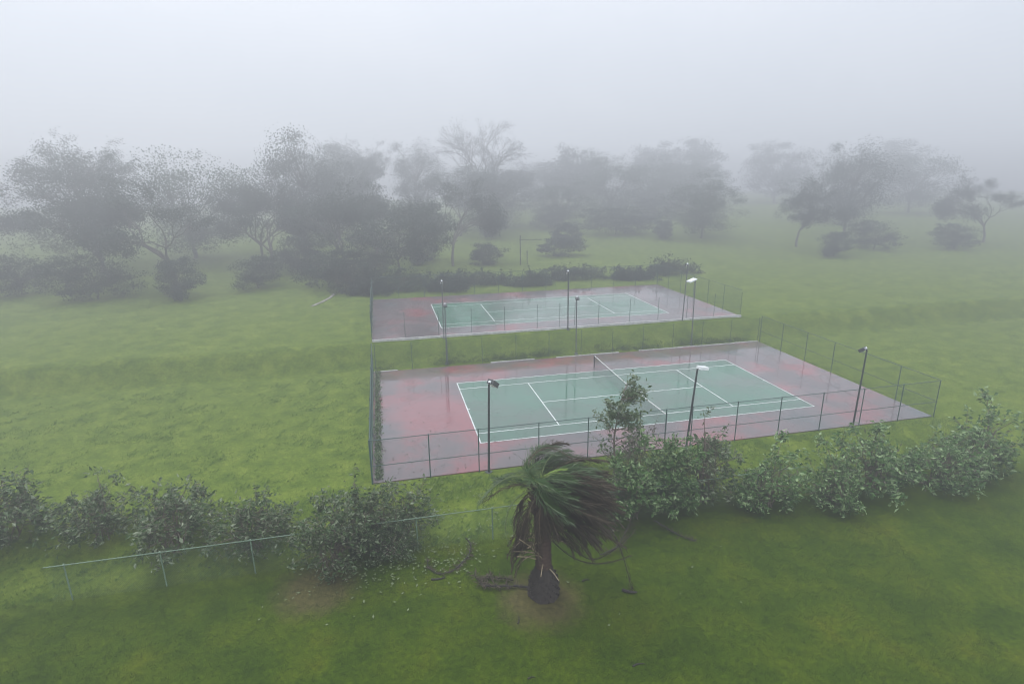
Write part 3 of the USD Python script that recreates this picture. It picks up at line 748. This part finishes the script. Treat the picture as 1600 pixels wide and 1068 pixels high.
# the slender young tree between the bushes and the court
def young_tree():
    rng = np.random.default_rng(77)
    x, y = 11.1, 25.0
    z = float(ground_z(x, y))
    t = thing('young_tree', 'slender young tree with leafy top in front of the court fence', 'tree', (x, y, z))
    trunk = MB().tube([(0, 0, -0.2), (-0.05, 0, 1.6), (-0.1, 0.05, 3.2), (0.05, 0, 4.8), (0.35, 0, 5.9)], [0.07, 0.055, 0.04, 0.025, 0.01], 7)
    ends = []
    for k in range(46):
        f = rng.uniform(0.28, 1.0)
        b0 = np.array([np.interp(f, (0, .27, .54, .81, 1), (0, -.05, -.1, .05, .35)), 0, f * 5.8])
        a = rng.uniform(0, 2 * np.pi)
        L = rng.uniform(0.6, 1.75) * (1.3 - 0.7 * f)
        e = b0 + [math.cos(a) * L + 0.15, math.sin(a) * L, L * rng.uniform(0.3, 0.8)]
        trunk.tube([b0, (b0 + e) / 2 + rng.normal(0, 0.05, 3), e], [0.022, 0.014, 0.005], 4)
        ends.append((e, f, b0))
    trunk.build('trunk', M['twig'], t)
    pos = []
    for e, f, b0 in ends:
        n = int(rng.uniform(20, 52) * (1.5 if f > 0.55 else 0.3))
        s = rng.uniform(0.35, 1.05, (n, 1))
        pos.append(b0 + (e - b0) * s + rng.normal(0, 0.14, (n, 3)))
    pos = np.vstack(pos); n = len(pos)
    L = 0.21 * rng.uniform(0.6, 1.3, n)
    MB().leaves(pos, unit(rng.normal(size=(n, 3))) + 0.9 * WIND, unit(rng.normal(size=(n, 3)) + [0, 0, 0.8]), L, L * 0.5, 0.1).build('crown', M['bush_leaf'], t, kind='stuff')


young_tree()


# ------------------------------------------------------------------ trees in the fog
def far_tree(name, label, X, Y, H, W, seed, base=0.3, nclump=46, nleaf=9000, leaf=0.27, mat=None, shape='round', cat='tree', group=None, trunk_r=None, spread=0.08, depth=None):
    """Trunk, limbs to every leaf clump, and a crown of leaf-sized faces gathered in clumps."""
    rng = np.random.default_rng(seed)
    nleaf, nclump = int(nleaf * 1.5), int(nclump * 1.5)
    z = float(ground_z(X, Y))
    t = thing(name, label, cat, (X, Y, z), 0, group)
    D = depth or W
    u = unit(rng.normal(size=(nclump, 3)))
    rad = rng.uniform(0.15, 1.0, (nclump, 1)) ** 0.45 * (1 + 0.12 * rng.normal(size=(nclump, 1)))
    c = u * rad
    hc = H * (1 - base)
    if shape == 'umbrella':
        c[:, 2] = 0.35 + 0.55 * (1 - np.linalg.norm(c[:, :2], axis=1) ** 2) + rng.normal(0, 0.10, nclump)
        c[: nclump // 3, 2] -= rng.uniform(0.3, 1.0, nclump // 3)
    c = c * [W / 2, D / 2, hc / 2] + [0.03 * H, 0, H - hc / 2]
    b = MB()
    tr = trunk_r or 0.018 * H
    fork = np.array([rng.uniform(-0.2, 0.2), 0, H * max(base, 0.12)])
    b.tube([(0, 0, -0.5), fork * [0.4, 1, 0.5], fork, fork + [0.1, 0, hc * 0.3], [0.02 * H, 0, H - hc * 0.35]], [tr * 1.2, tr, tr * 0.85, tr * 0.5, tr * 0.2], 7)
    mids = []
    for k in range(nclump):
        if k < 11 or not mids:
            m = fork + (c[k] - fork) * 0.5 + [0, 0, 0.05 * H]
            b.tube([fork + [0, 0, rng.uniform(0, hc * 0.25)], m, c[k]], [tr * 0.5, tr * 0.28, tr * 0.08], 5)
            mids.append(m)
        else:
            m = min(mids, key=lambda q: np.linalg.norm(q - c[k]))
            b.tube([m, (m + c[k]) / 2 + rng.normal(0, 0.02 * H, 3), c[k]], [tr * 0.22, tr * 0.13, tr * 0.05], 4, False)
    b.build('trunk', M['bark'], t)
    own = rng.integers(0, nclump, nleaf)
    size = rng.uniform(0.6, 1.5, nclump)[own][:, None]
    off = unit(rng.normal(size=(nleaf, 3))) * (rng.uniform(0, 1, (nleaf, 1)) ** 0.5) * size * spread * 2.0 * np.array([W, D, hc * 0.62])
    pos = c[own] + off
    low_ = rng.uniform(0.0, 0.09 * H, nleaf)
    pos[:, 2] = np.where(pos[:, 2] < low_, low_, pos[:, 2])
    L = 0.8 * leaf * rng.uniform(0.6, 1.5, nleaf)
    MB().leaves(pos, unit(rng.normal(size=(nleaf, 3))) + 0.4 * WIND, unit(rng.normal(size=(nleaf, 3)) + [0, 0, 0.6]), L, L * 0.7).build('crown', mat or M['far_leaf'], t, kind='stuff')
    return t


def branchy_tree(name, label, X, Y, H, W, seed, levels=6, nleaf=5000, leaf=0.26, flat=0.35, fork_at=0.28, twig_spread=0.5):
    """A tree grown by forking: limbs bend, thin out and end in twigs that carry the leaves."""
    rng = np.random.default_rng(seed)
    z = float(ground_z(X, Y))
    t = thing(name, label, 'tree', (X, Y, z))
    segs, tips = [], []

    def grow(p, d, L, r, lev):
        mid = p + d * L * 0.5 + rng.normal(0, 0.06 * L, 3)
        d2 = unit(d + rng.normal(0, 0.16, 3) + [0.04, 0, 0.02])
        e = mid + d2 * L * 0.5
        segs.append((p, mid, e, r))
        if lev >= levels - 2:
            tips.append((mid, e))
        if lev == levels:
            return
        for k in range(rng.choice([2, 3], p=[0.45, 0.55]) if lev else 4):
            a, sp = rng.uniform(0, 2 * np.pi), rng.uniform(0.45, 0.95) * (1.15 if lev < 2 else 1.0)
            u = unit(np.cross(d2, [0.3, 0.5, 0.1])); w = np.cross(d2, u)
            nd = unit(d2 + sp * (math.cos(a) * u + math.sin(a) * w))
            nd = unit(nd * [1, 1, 1 - flat * min(lev, 3) / 3] + [0.05, 0, 0.10])
            grow(e, nd, L * rng.uniform(0.66, 0.9), r * 0.62, lev + 1)
    grow(np.array([0, 0, -0.4]), np.array([0.03, 0, 1.0]), H * fork_at, 0.02 * H, 0)
    E_ = np.array([q[2] for q in segs])
    sz = H / E_[:, 2].max()
    sxy = W / (np.percentile(E_[:, 0], 98) - np.percentile(E_[:, 0], 2))
    S = np.array([sxy, sxy, sz])
    b = MB()
    for p, m, e, r in segs:
        b.tube([p * S, m * S, e * S], [r, r * 0.82, r * 0.66], 6 if r > 0.1 else 3, False)
    b.build('trunk', M['bark'], t)
    tips = np.array(tips) * S
    k = rng.integers(0, len(tips), nleaf)
    f = rng.uniform(0.2, 1.15, (nleaf, 1))
    pos = tips[k, 0] + (tips[k, 1] - tips[k, 0]) * f + rng.normal(0, twig_spread, (nleaf, 3)) * [1, 1, 0.7]
    L = leaf * rng.uniform(0.6, 1.5, nleaf)
    MB().leaves(pos, unit(rng.normal(size=(nleaf, 3))) + 0.4 * WIND, unit(rng.normal(size=(nleaf, 3)) + [0, 0, 0.6]), L, L * 0.7).build('crown', M['far_leaf'], t, kind='stuff')
    return t


fl = M['far_leaf_light']
T1 = branchy_tree('tree', 'flat topped spreading tree against the sky at the left', -3.4, 150, 21.0, 17.0, 61, 6, 17000, 0.22, 0.55, 0.3, 0.5)
T2 = far_tree('tree', 'round topped tree between the flat tree and the tall bare one', 9.4, 150, 20.0, 14.0, 62, 0.12, 64, 13000, 0.28, spread=0.085)
T3 = branchy_tree('tree', 'tallest tree with sparse open branches against the sky', 27.8, 154, 26.5, 23.0, 63, 6, 5200, 0.26, 0.2, 0.3, 0.42)
T8 = branchy_tree('tree', 'dark domed tree on a thin bare trunk in front of pale grass', 11.2, 92, 13.6, 12.5, 64, 6, 16000, 0.19, 0.3, 0.33, 0.45)
TL = branchy_tree('tree', 'leafy dark tree standing low at the left edge', -4.8, 88, 13.8, 12.5, 65, 6, 17000, 0.19, 0.25, 0.16, 0.5)
branchy_tree('tree', 'wide dark tree in front of the round topped tree', 2.4, 86, 11.0, 12.0, 66, 6, 16000, 0.19, 0.3, 0.16, 0.5)
far_tree('tree', 'lower leafy tree under the branches of the tallest tree', 26.5, 142, 15.5, 22.0, 67, 0.06, 64, 11000, 0.32)
branchy_tree('tree', 'dim leafy tree filling the gap behind the domed tree', 17.5, 128, 15.0, 18.0, 79, 6, 17000, 0.23, 0.2, 0.16, 0.65)
branchy_tree('tree', 'dim broad tree behind the low tree at the left edge', -8.5, 124, 16.0, 18.0, 80, 6, 17000, 0.23, 0.2, 0.16, 0.65)
far_tree('tree', 'pale twin peaked tree deep in fog right of the tallest tree', 58.2, 175, 19.3, 19.0, 68, 0.1, 64, 11000, 0.5)
far_tree('tree', 'mid grey tree between the twin peaked tree and the tallest tree', 54.0, 198, 15.5, 21.0, 69, 0.08, 56, 9000, 0.42)
T5 = far_tree('tree', 'broad green grey tree in the middle of the right half', 61.0, 147, 15.6, 21.5, 70, 0.05, 70, 14000, 0.3, fl, spread=0.08)
far_tree('tree', 'faint round crown on the skyline near the right edge', 104.0, 210, 21.5, 20.5, 71, 0.12, 60, 10000, 0.6)
T7 = far_tree('tree', 'faintest tall tree cut by the right edge of the photo', 120.5, 210, 23.0, 24.0, 72, 0.12, 64, 11000, 0.6)
far_tree('tree', 'long low tree clump beneath the faint round crown', 98.0, 185, 9.0, 34.0, 73, 0.03, 60, 10000, 0.42, depth=14)
far_tree('tree', 'dark low tree clump at the foot of the broad tree', 50.5, 119, 5.8, 19.5, 74, 0.03, 58, 9500, 0.3, depth=9)
far_tree('shrub', 'round dark shrub on the pale grass behind the upper court', 16.3, 92, 3.4, 5.6, 75, 0.03, 36, 4600, 0.2, cat='shrub')
far_tree('shrub', 'small forked shrub beside the bare trunk of the domed tree', 5.9, 95, 2.4, 4.0, 76, 0.03, 24, 2200, 0.2, cat='shrub')
far_tree('shrub', 'dark bush alone on the slope under the twin peaked tree', 36.3, 110, 4.2, 5.6, 77, 0.03, 36, 4600, 0.24, cat='shrub')
far_tree('shrub', 'broad hazy bush on the slope right of the post frame', 31.0, 97, 3.0, 8.5, 78, 0.03, 36, 4600, 0.24, cat='shrub', depth=5)
TH = far_tree('shrub', 'tangled dark thicket under the leafy tree at the left edge', -7.0, 79, 5.0, 9.0, 81, 0.02, 40, 6000, 0.2, cat='shrub', depth=6)
for k, (x, y, r, sc, lab) in enumerate(((-1.5, 83, 40, 0.75, 'thicket between the left edge tree and the wide dark tree'), (7.0, 100, 130, 0.85, 'undergrowth behind the forked shrub'), (0.0, 104, 200, 1.1, 'undergrowth deep under the round topped tree'),
        (-12.5, 92, 300, 1.2, 'undergrowth left of the low dark tree'), (24.0, 124, 70, 1.25, 'undergrowth beneath the dim leafy tree'), (40.0, 135, 20, 1.2, 'undergrowth left of the broad green grey tree'),
        (70.0, 138, 160, 1.25, 'undergrowth right of the broad green grey tree'), (58.0, 112, 250, 0.8, 'bush on the pale slope at the right of the low clump'), (-16.0, 80, 60, 0.9, 'first thicket along the left field edge'),
        (-24.0, 76, 110, 1.0, 'second thicket along the left field edge'), (-34.0, 78, 190, 1.15, 'third thicket along the left field edge'), (-45.0, 84, 240, 1.1, 'fourth thicket along the left field edge'),
        (-56.0, 90, 310, 1.2, 'last thicket along the left field edge'), (76.0, 84, 30, 0.9, 'first thicket on the right slope'), (90.0, 90, 100, 1.1, 'second thicket on the right slope'), (104.0, 86, 170, 1.0, 'last thicket on the right slope'))):
    copy_of(TH, lab, 'shrub', (x, y, float(ground_z(x, y))), r, scale=(sc, sc, sc * 0.95))
# bushes close behind the upper court
hb = [(-4.6, 74.5, 4.6, 7.0, 'dark bush left of the upper court'), (-1.6, 72, 3.2, 5.0, 'grey bush at the back left corner of the upper court'), (2.6, 73.6, 2.7, 7.5, 'first dark bush along the back of the upper court'),
      (7.4, 71.8, 2.1, 5.0, 'second dark bush along the back of the upper court'), (12.3, 74.6, 2.0, 8.5, 'low bush behind the middle of the upper court'), (19.0, 72.6, 1.5, 6.0, 'long low bush behind the upper court service line'),
      (25.5, 75.4, 1.9, 9.0, 'low bush behind the right half of the upper court'), (33.5, 73, 1.6, 6.5, 'low bush behind the back right corner of the upper court'), (40.5, 75, 2.4, 8.0, 'bush right of the upper court on the back line')]
for k, (x, y, hgt, w, lab) in enumerate(hb):
    bush('shrub', lab, 'shrub', x, y, w * 0.52, 1.7, hgt, 80, 4200, 0.26, M['far_leaf_light'] if k % 3 == 2 else M['far_leaf'], 190 + k, wind=0.5, low=0.05, spread=0.22)
# the wood goes on to either side
far = [(T8, -16, 92, 40, 1.0, 'dark tree in the wood left of the low leafy tree'), (T2, -13, 108, 90, 1.05, 'tall tree in the wood behind the left field'), (T8, -27, 84, 150, 1.05, 'domed tree at the near end of the left wood'),
       (T5, -32, 112, 10, 1.1, 'broad tree far back in the left wood'), (T2, -42, 100, 200, 0.9, 'round tree near the left end of the wood'), (T1, -50, 118, 60, 1.0, 'flat topped tree at the left end of the wood'),
       (T8, -62, 104, 300, 1.1, 'last dark tree at the left end of the wood'), (T5, 66, 110, 120, 0.8, 'broad tree right of the faint round crown'), (T8, 78, 96, 220, 0.95, 'dark domed tree on the right slope'),
       (T7, 150, 200, 80, 0.95, 'faint tree beyond the right slope'), (T2, 96, 104, 310, 0.95, 'round tree at the right end of the slope'), (T5, 112, 128, 33, 1.0, 'broad tree at the far right of the slope'),
       (T7, 190, 190, 200, 0.95, 'last faint tree at the right skyline'), (T8, 118, 92, 99, 0.95, 'last domed tree at the right'), (T5, 150, 140, 280, 1.1, 'broad tree at the right skyline'),
       (T5, 43, 134, 200, 0.72, 'dim rounded tree left of the broad green grey tree'), (T5, 80, 160, 130, 0.95, 'dim rounded tree right of the broad green grey tree'), (TL, 33, 150, 60, 1.15, 'dim tree closing the gap right of the tallest tree'),
       (T5, 97, 170, 250, 1.0, 'faint rounded tree below the faintest tall tree'), (TL, 71, 120, 140, 0.7, 'small leafy tree low on the slope at the right edge'), (TL, -19, 100, 250, 1.1, 'leafy tree in the thick of the left wood'),
       (TL, -38, 92, 30, 1.05, 'leafy tree towards the left end of the wood'), (TL, -1.0, 96, 200, 0.95, 'leafy tree in the dark mass above the upper court corner'),
       (T5, 75, 205, 50, 1.2, 'very faint tree behind the twin peaked tree'), (T7, -10, 175, 20, 0.9, 'very faint tree behind the flat topped tree')]
for src, x, y, r, s, lab in far:
    copy_of(src, lab, 'tree', (x, y, float(ground_z(x, y))), r, scale=(s, s, s))

# ------------------------------------------------------------------ creeper and weeds along the left fence of the lower court
rng = np.random.default_rng(5)
n = 3000
yy = rng.uniform(28.6, 46.8, n)
hgt = 0.12 + 0.9 * np.clip(wob(yy, yy * 0, 1.9, 12) * 2.2 + 0.15, 0, 1) ** 1.5
pos = np.column_stack([-1.12 + np.abs(rng.normal(0, 0.16, n)), yy, rng.uniform(0.02, 1, n) * hgt])
L = 0.13 * rng.uniform(0.6, 1.4, n)
c = MB().leaves(pos, unit(rng.normal(size=(n, 3))), unit(rng.normal(size=(n, 3)) + [0, 0, 0.6]), L, L * 0.6).build('creeper', M['bush_leaf'])
tag(c, 'dark creeper grown along the inside of the left court fence', 'creeper', kind='stuff')


# ------------------------------------------------------------------ what the storm threw on the lawn
def fallen(label, cat, name, pts, r, leaflets=0, seed=0, mat='wood_dark'):
    """A branch or frond that lies on the grass along pts (x, y, height over the ground)."""
    rng = np.random.default_rng(seed)
    o = np.array([pts[0][0], pts[0][1], float(ground_z(pts[0][0], pts[0][1]))])
    P = spline([(x, y, float(ground_z(x, y)) + h_) for x, y, h_ in pts]) - o
    t = thing(name, label, cat, o)
    P = P + rng.normal(0, 0.02, P.shape) * (leaflets > 0)
    MB().tube(P, np.linspace(r, r * 0.35, len(P)) * (0.6 if leaflets else 1) * rng.uniform(0.8, 1.2, len(P)), 6).build('stem', M[mat], t)
    if leaflets:
        leaflets = int(leaflets * 1.6)
        k = rng.uniform(2, len(P) - 1, leaflets)
        q = np.stack([np.interp(k, np.arange(len(P)), P[:, j]) for j in range(3)], -1)
        d = unit(rng.normal(size=(leaflets, 3)) * [1, 1, 0.25] + [0.6, 0, 0.05])
        L = rng.uniform(0.14, 0.4, leaflets)
        MB().leaves(q, d, np.tile([0, 0, 1.0], (leaflets, 1)) + rng.normal(0, 0.3, (leaflets, 3)), L, L * 0.13).build('leaflets', M['frond_brown'], t, kind='stuff')
    return t


fallen('dark curved frond lying in a hook on the lawn near the low fence', 'fallen frond', 'fallen_frond', [(2.9, 23.1, 0.25), (3.05, 22.5, 0.08), (2.5, 21.6, 0.05), (1.7, 21.15, 0.05), (1.15, 21.5, 0.06), (1.05, 22.2, 0.2)], 0.055, 60, 1)
fallen('small black piece of bark on the lawn below the hooked frond', 'bark', 'bark_piece', [(1.1, 20.92, 0.03), (1.4, 20.86, 0.04), (1.7, 20.9, 0.03)], 0.05, 0, 2)
fallen('dark leafy branch lying on the lawn left of the palm base', 'fallen branch', 'fallen_branch', [(5.0, 19.4, 0.1), (4.2, 19.65, 0.1), (3.5, 19.75, 0.12), (3.05, 20.1, 0.12), (2.95, 20.6, 0.3)], 0.07, 110, 3)
fallen('thin dark branch lying beside the long branch left of the palm', 'fallen branch', 'fallen_branch', [(4.5, 20.0, 0.06), (3.8, 20.25, 0.12), (3.1, 20.45, 0.1)], 0.04, 70, 4)
fallen('black curved pod at the end of a stalk right of the palm', 'seed pod', 'seed_pod', [(8.75, 18.35, 0.05), (8.95, 18.15, 0.08), (9.25, 18.1, 0.05)], 0.075, 0, 5)
fallen('dark bent branch on the lawn below the bright bush', 'fallen branch', 'fallen_branch', [(12.0, 22.2, 0.35), (12.5, 21.7, 0.15), (12.9, 21.1, 0.06), (13.4, 20.7, 0.05)], 0.06, 30, 6)
fallen('long dark branch between the palm fronds and the bright bush', 'fallen branch', 'fallen_branch', [(8.6, 20.6, 0.15), (9.6, 21.0, 0.2), (10.3, 21.7, 0.25), (10.9, 22.2, 0.5)], 0.055, 70, 7)
fallen('short dark stick on the lawn near the right bottom corner', 'stick', 'stick', [(7.55, 14.75, 0.02), (7.75, 14.8, 0.03), (8.0, 14.77, 0.02)], 0.035, 0, 8)
fallen('tiny dark stick on the lawn near the bottom edge', 'stick', 'stick', [(3.85, 15.1, 0.02), (4.0, 15.14, 0.025), (4.12, 15.1, 0.02)], 0.025, 0, 9)
fallen('small dark twig on the lawn right of the palm bulb', 'stick', 'stick', [(7.3, 19.3, 0.02), (7.5, 19.35, 0.03), (7.62, 19.3, 0.02)], 0.03, 0, 10)
fallen('dark twig on the bare soil left of the palm bulb', 'stick', 'stick', [(4.1, 17.6, 0.02), (4.2, 17.8, 0.03), (4.22, 18.0, 0.02)], 0.025, 0, 11)


def scatter_litter(name, label, areas, seed):
    rng = np.random.default_rng(seed)
    P = []
    for cx, cy, sx, sy, k in areas:
        P.append(np.column_stack([rng.normal(cx, sx, k), rng.normal(cy, sy, k)]))
    P = np.vstack(P)
    P = P[(P[:, 1] < 28)]
    k = len(P)
    pos = np.column_stack([P, ground_z(P[:, 0], P[:, 1]) + rng.uniform(0.05, 0.12, k)])
    L = rng.uniform(0.08, 0.19, k)
    d = unit(rng.normal(size=(k, 3)) * [1, 1, 0.15])
    o = MB().leaves(pos, d, rng.normal(0, 0.25, (k, 3)) + [0, 0, 1], L, L * 0.5).build(name, M['litter'])
    tag(o, label, 'leaves', kind='stuff')


scatter_litter('fallen_leaves', 'pale torn leaves scattered over the grass round the left shrubs', [(-0.6, 21.9, 1.6, 0.6, 150), (2.0, 22.3, 1.0, 0.5, 90), (3.0, 24.6, 2.0, 1.0, 130), (-2.0, 20.8, 1.4, 0.7, 26), (5.0, 19.5, 5.0, 2.4, 26), (2.0, 27.2, 2.5, 0.5, 60)], 31)

rng = np.random.default_rng(35)
k = 220
P = np.column_stack([np.abs(rng.exponential(6.0, k)) + X0 + 0.2, rng.choice([0, 1], k) * 0.0 + NEAR_Y0 + 0.2 + np.abs(rng.exponential(4.5, k))])
P = P[(P[:, 0] < X1 - 0.3) & (P[:, 1] < NEAR_Y1 - 0.3)]
k = len(P)
L = rng.uniform(0.06, 0.16, k)
o = MB().leaves(np.column_stack([P, rng.uniform(0.012, 0.03, k)]), unit(rng.normal(size=(k, 3)) * [1, 1, 0.1]), rng.normal(0, 0.2, (k, 3)) + [0, 0, 1], L, L * 0.5).build('wet_leaves', M['dry_leaf'])
tag(o, 'small dark wet leaves blown onto the lower tennis court', 'leaves', kind='stuff')


# ------------------------------------------------------------------ grass, weeds
def tuft(seed, n, hgt, spread, lean):
    rng = np.random.default_rng(seed)
    b = MB()
    pos = np.column_stack([rng.normal(0, spread, (n, 2)), np.zeros(n) - 0.01])
    d = unit(np.column_stack([rng.normal(lean, 0.45, n), rng.normal(0, 0.45, n), np.ones(n)]))
    nrm = unit(rng.normal(size=(n, 3)))
    return b.leaves(pos, d, nrm, hgt * rng.uniform(0.6, 1.3, n), hgt * 0.11 * rng.uniform(0.8, 1.4, n), 0.05)


def grass(name, label, pts, mat, hgt, n, spread, lean, seed, smin=0.7, smax=1.4):
    pi = UsdGeom.PointInstancer.Define(stage, numbered('/World/' + name))
    protos = []
    for k in range(3):
        m = usdkit.mesh(stage, f'{pi.GetPath()}/tuft_{k + 1:03d}', tuft(seed + k, n, hgt, spread, lean).arrays(), mat)
        protos.append(m.GetPath())
    pi.CreatePrototypesRel().SetTargets(protos)
    r = np.random.default_rng(seed)
    k = len(pts)
    pos = np.column_stack([pts, ground_z(pts[:, 0], pts[:, 1])])
    pi.CreatePositionsAttr(Vt.Vec3fArray.FromNumpy(pos.astype(np.float32)))
    pi.CreateProtoIndicesAttr(Vt.IntArray.FromNumpy(r.integers(0, 3, k).astype(np.int32)))
    s = r.uniform(smin, smax, k)
    pi.CreateScalesAttr(Vt.Vec3fArray.FromNumpy(np.column_stack([s, s, s * r.uniform(0.8, 1.2, k)]).astype(np.float32)))
    a = r.uniform(-0.6, 0.6, k)
    pi.CreateOrientationsAttr(Vt.QuathArray([Gf.Quath(float(math.cos(x / 2)), 0, 0, float(math.sin(x / 2))) for x in a]))
    return tag(pi, label, 'grass', kind='stuff')


rng = np.random.default_rng(9)
q = rng.uniform((-16, 10.5), (24, 23.5), (26000, 2))
dist = np.hypot(q[:, 0] - PALM[0] + 0.2, q[:, 1] - PALM[1] + 0.35)
q = q[(dist > 1.2 + 0.6 * rng.random(len(q))) & (np.abs(q[:, 0] - 3) < 14 + 0.3 * q[:, 1])]
grass('lawn_grass', 'short mown green grass of the palm lawn', q, M['blade'], 0.055, 12, 0.09, 0.4, 200)
q = np.vstack([rng.uniform((-20, 23.3), (36, 28.1), (14000, 2)), rng.uniform((-40, 27), (-1.7, 46), (9000, 2))])
q = q[rng.random(len(q)) < 0.3 + 0.7 * wob(q[:, 0], q[:, 1], 1.2, 14)]
grass('rough_grass', 'rough bright grass and weeds between low fence and court', q, M['weed'], 0.13, 12, 0.13, 0.6, 300, 0.5, 1.5)
q = np.column_stack([rng.uniform(X0 - 0.3, X1 + 0.3, 3300), 47.25 + np.abs(rng.normal(0, 0.45, 3300))])
q = q[(q[:, 1] < 49.3) & (rng.random(len(q)) < 0.22 + 0.8 * wob(q[:, 0], q[:, 1], 0.7, 15))]
grass('bank_grass', 'dark long grass on the bank between the two courts', q, M['weed_dark'], 0.2, 12, 0.16, 0.5, 400, 0.5, 1.3)

# ------------------------------------------------------------------ the air: blown rain and fog
HAZE = usdkit.material(stage, '/World/Looks/haze', {'v': ('principled_volume', {'color': HAZE_COLOUR, 'density': HAZE_DENSITY, 'anisotropy': 0.73})}, volume='v.volume')
hz = MB().box((-332, -92, -3.2), (332, 332, 32)).build('haze', HAZE)
tag(hz, 'grey rain fog veiling the far court and trees', 'haze', kind='stuff')
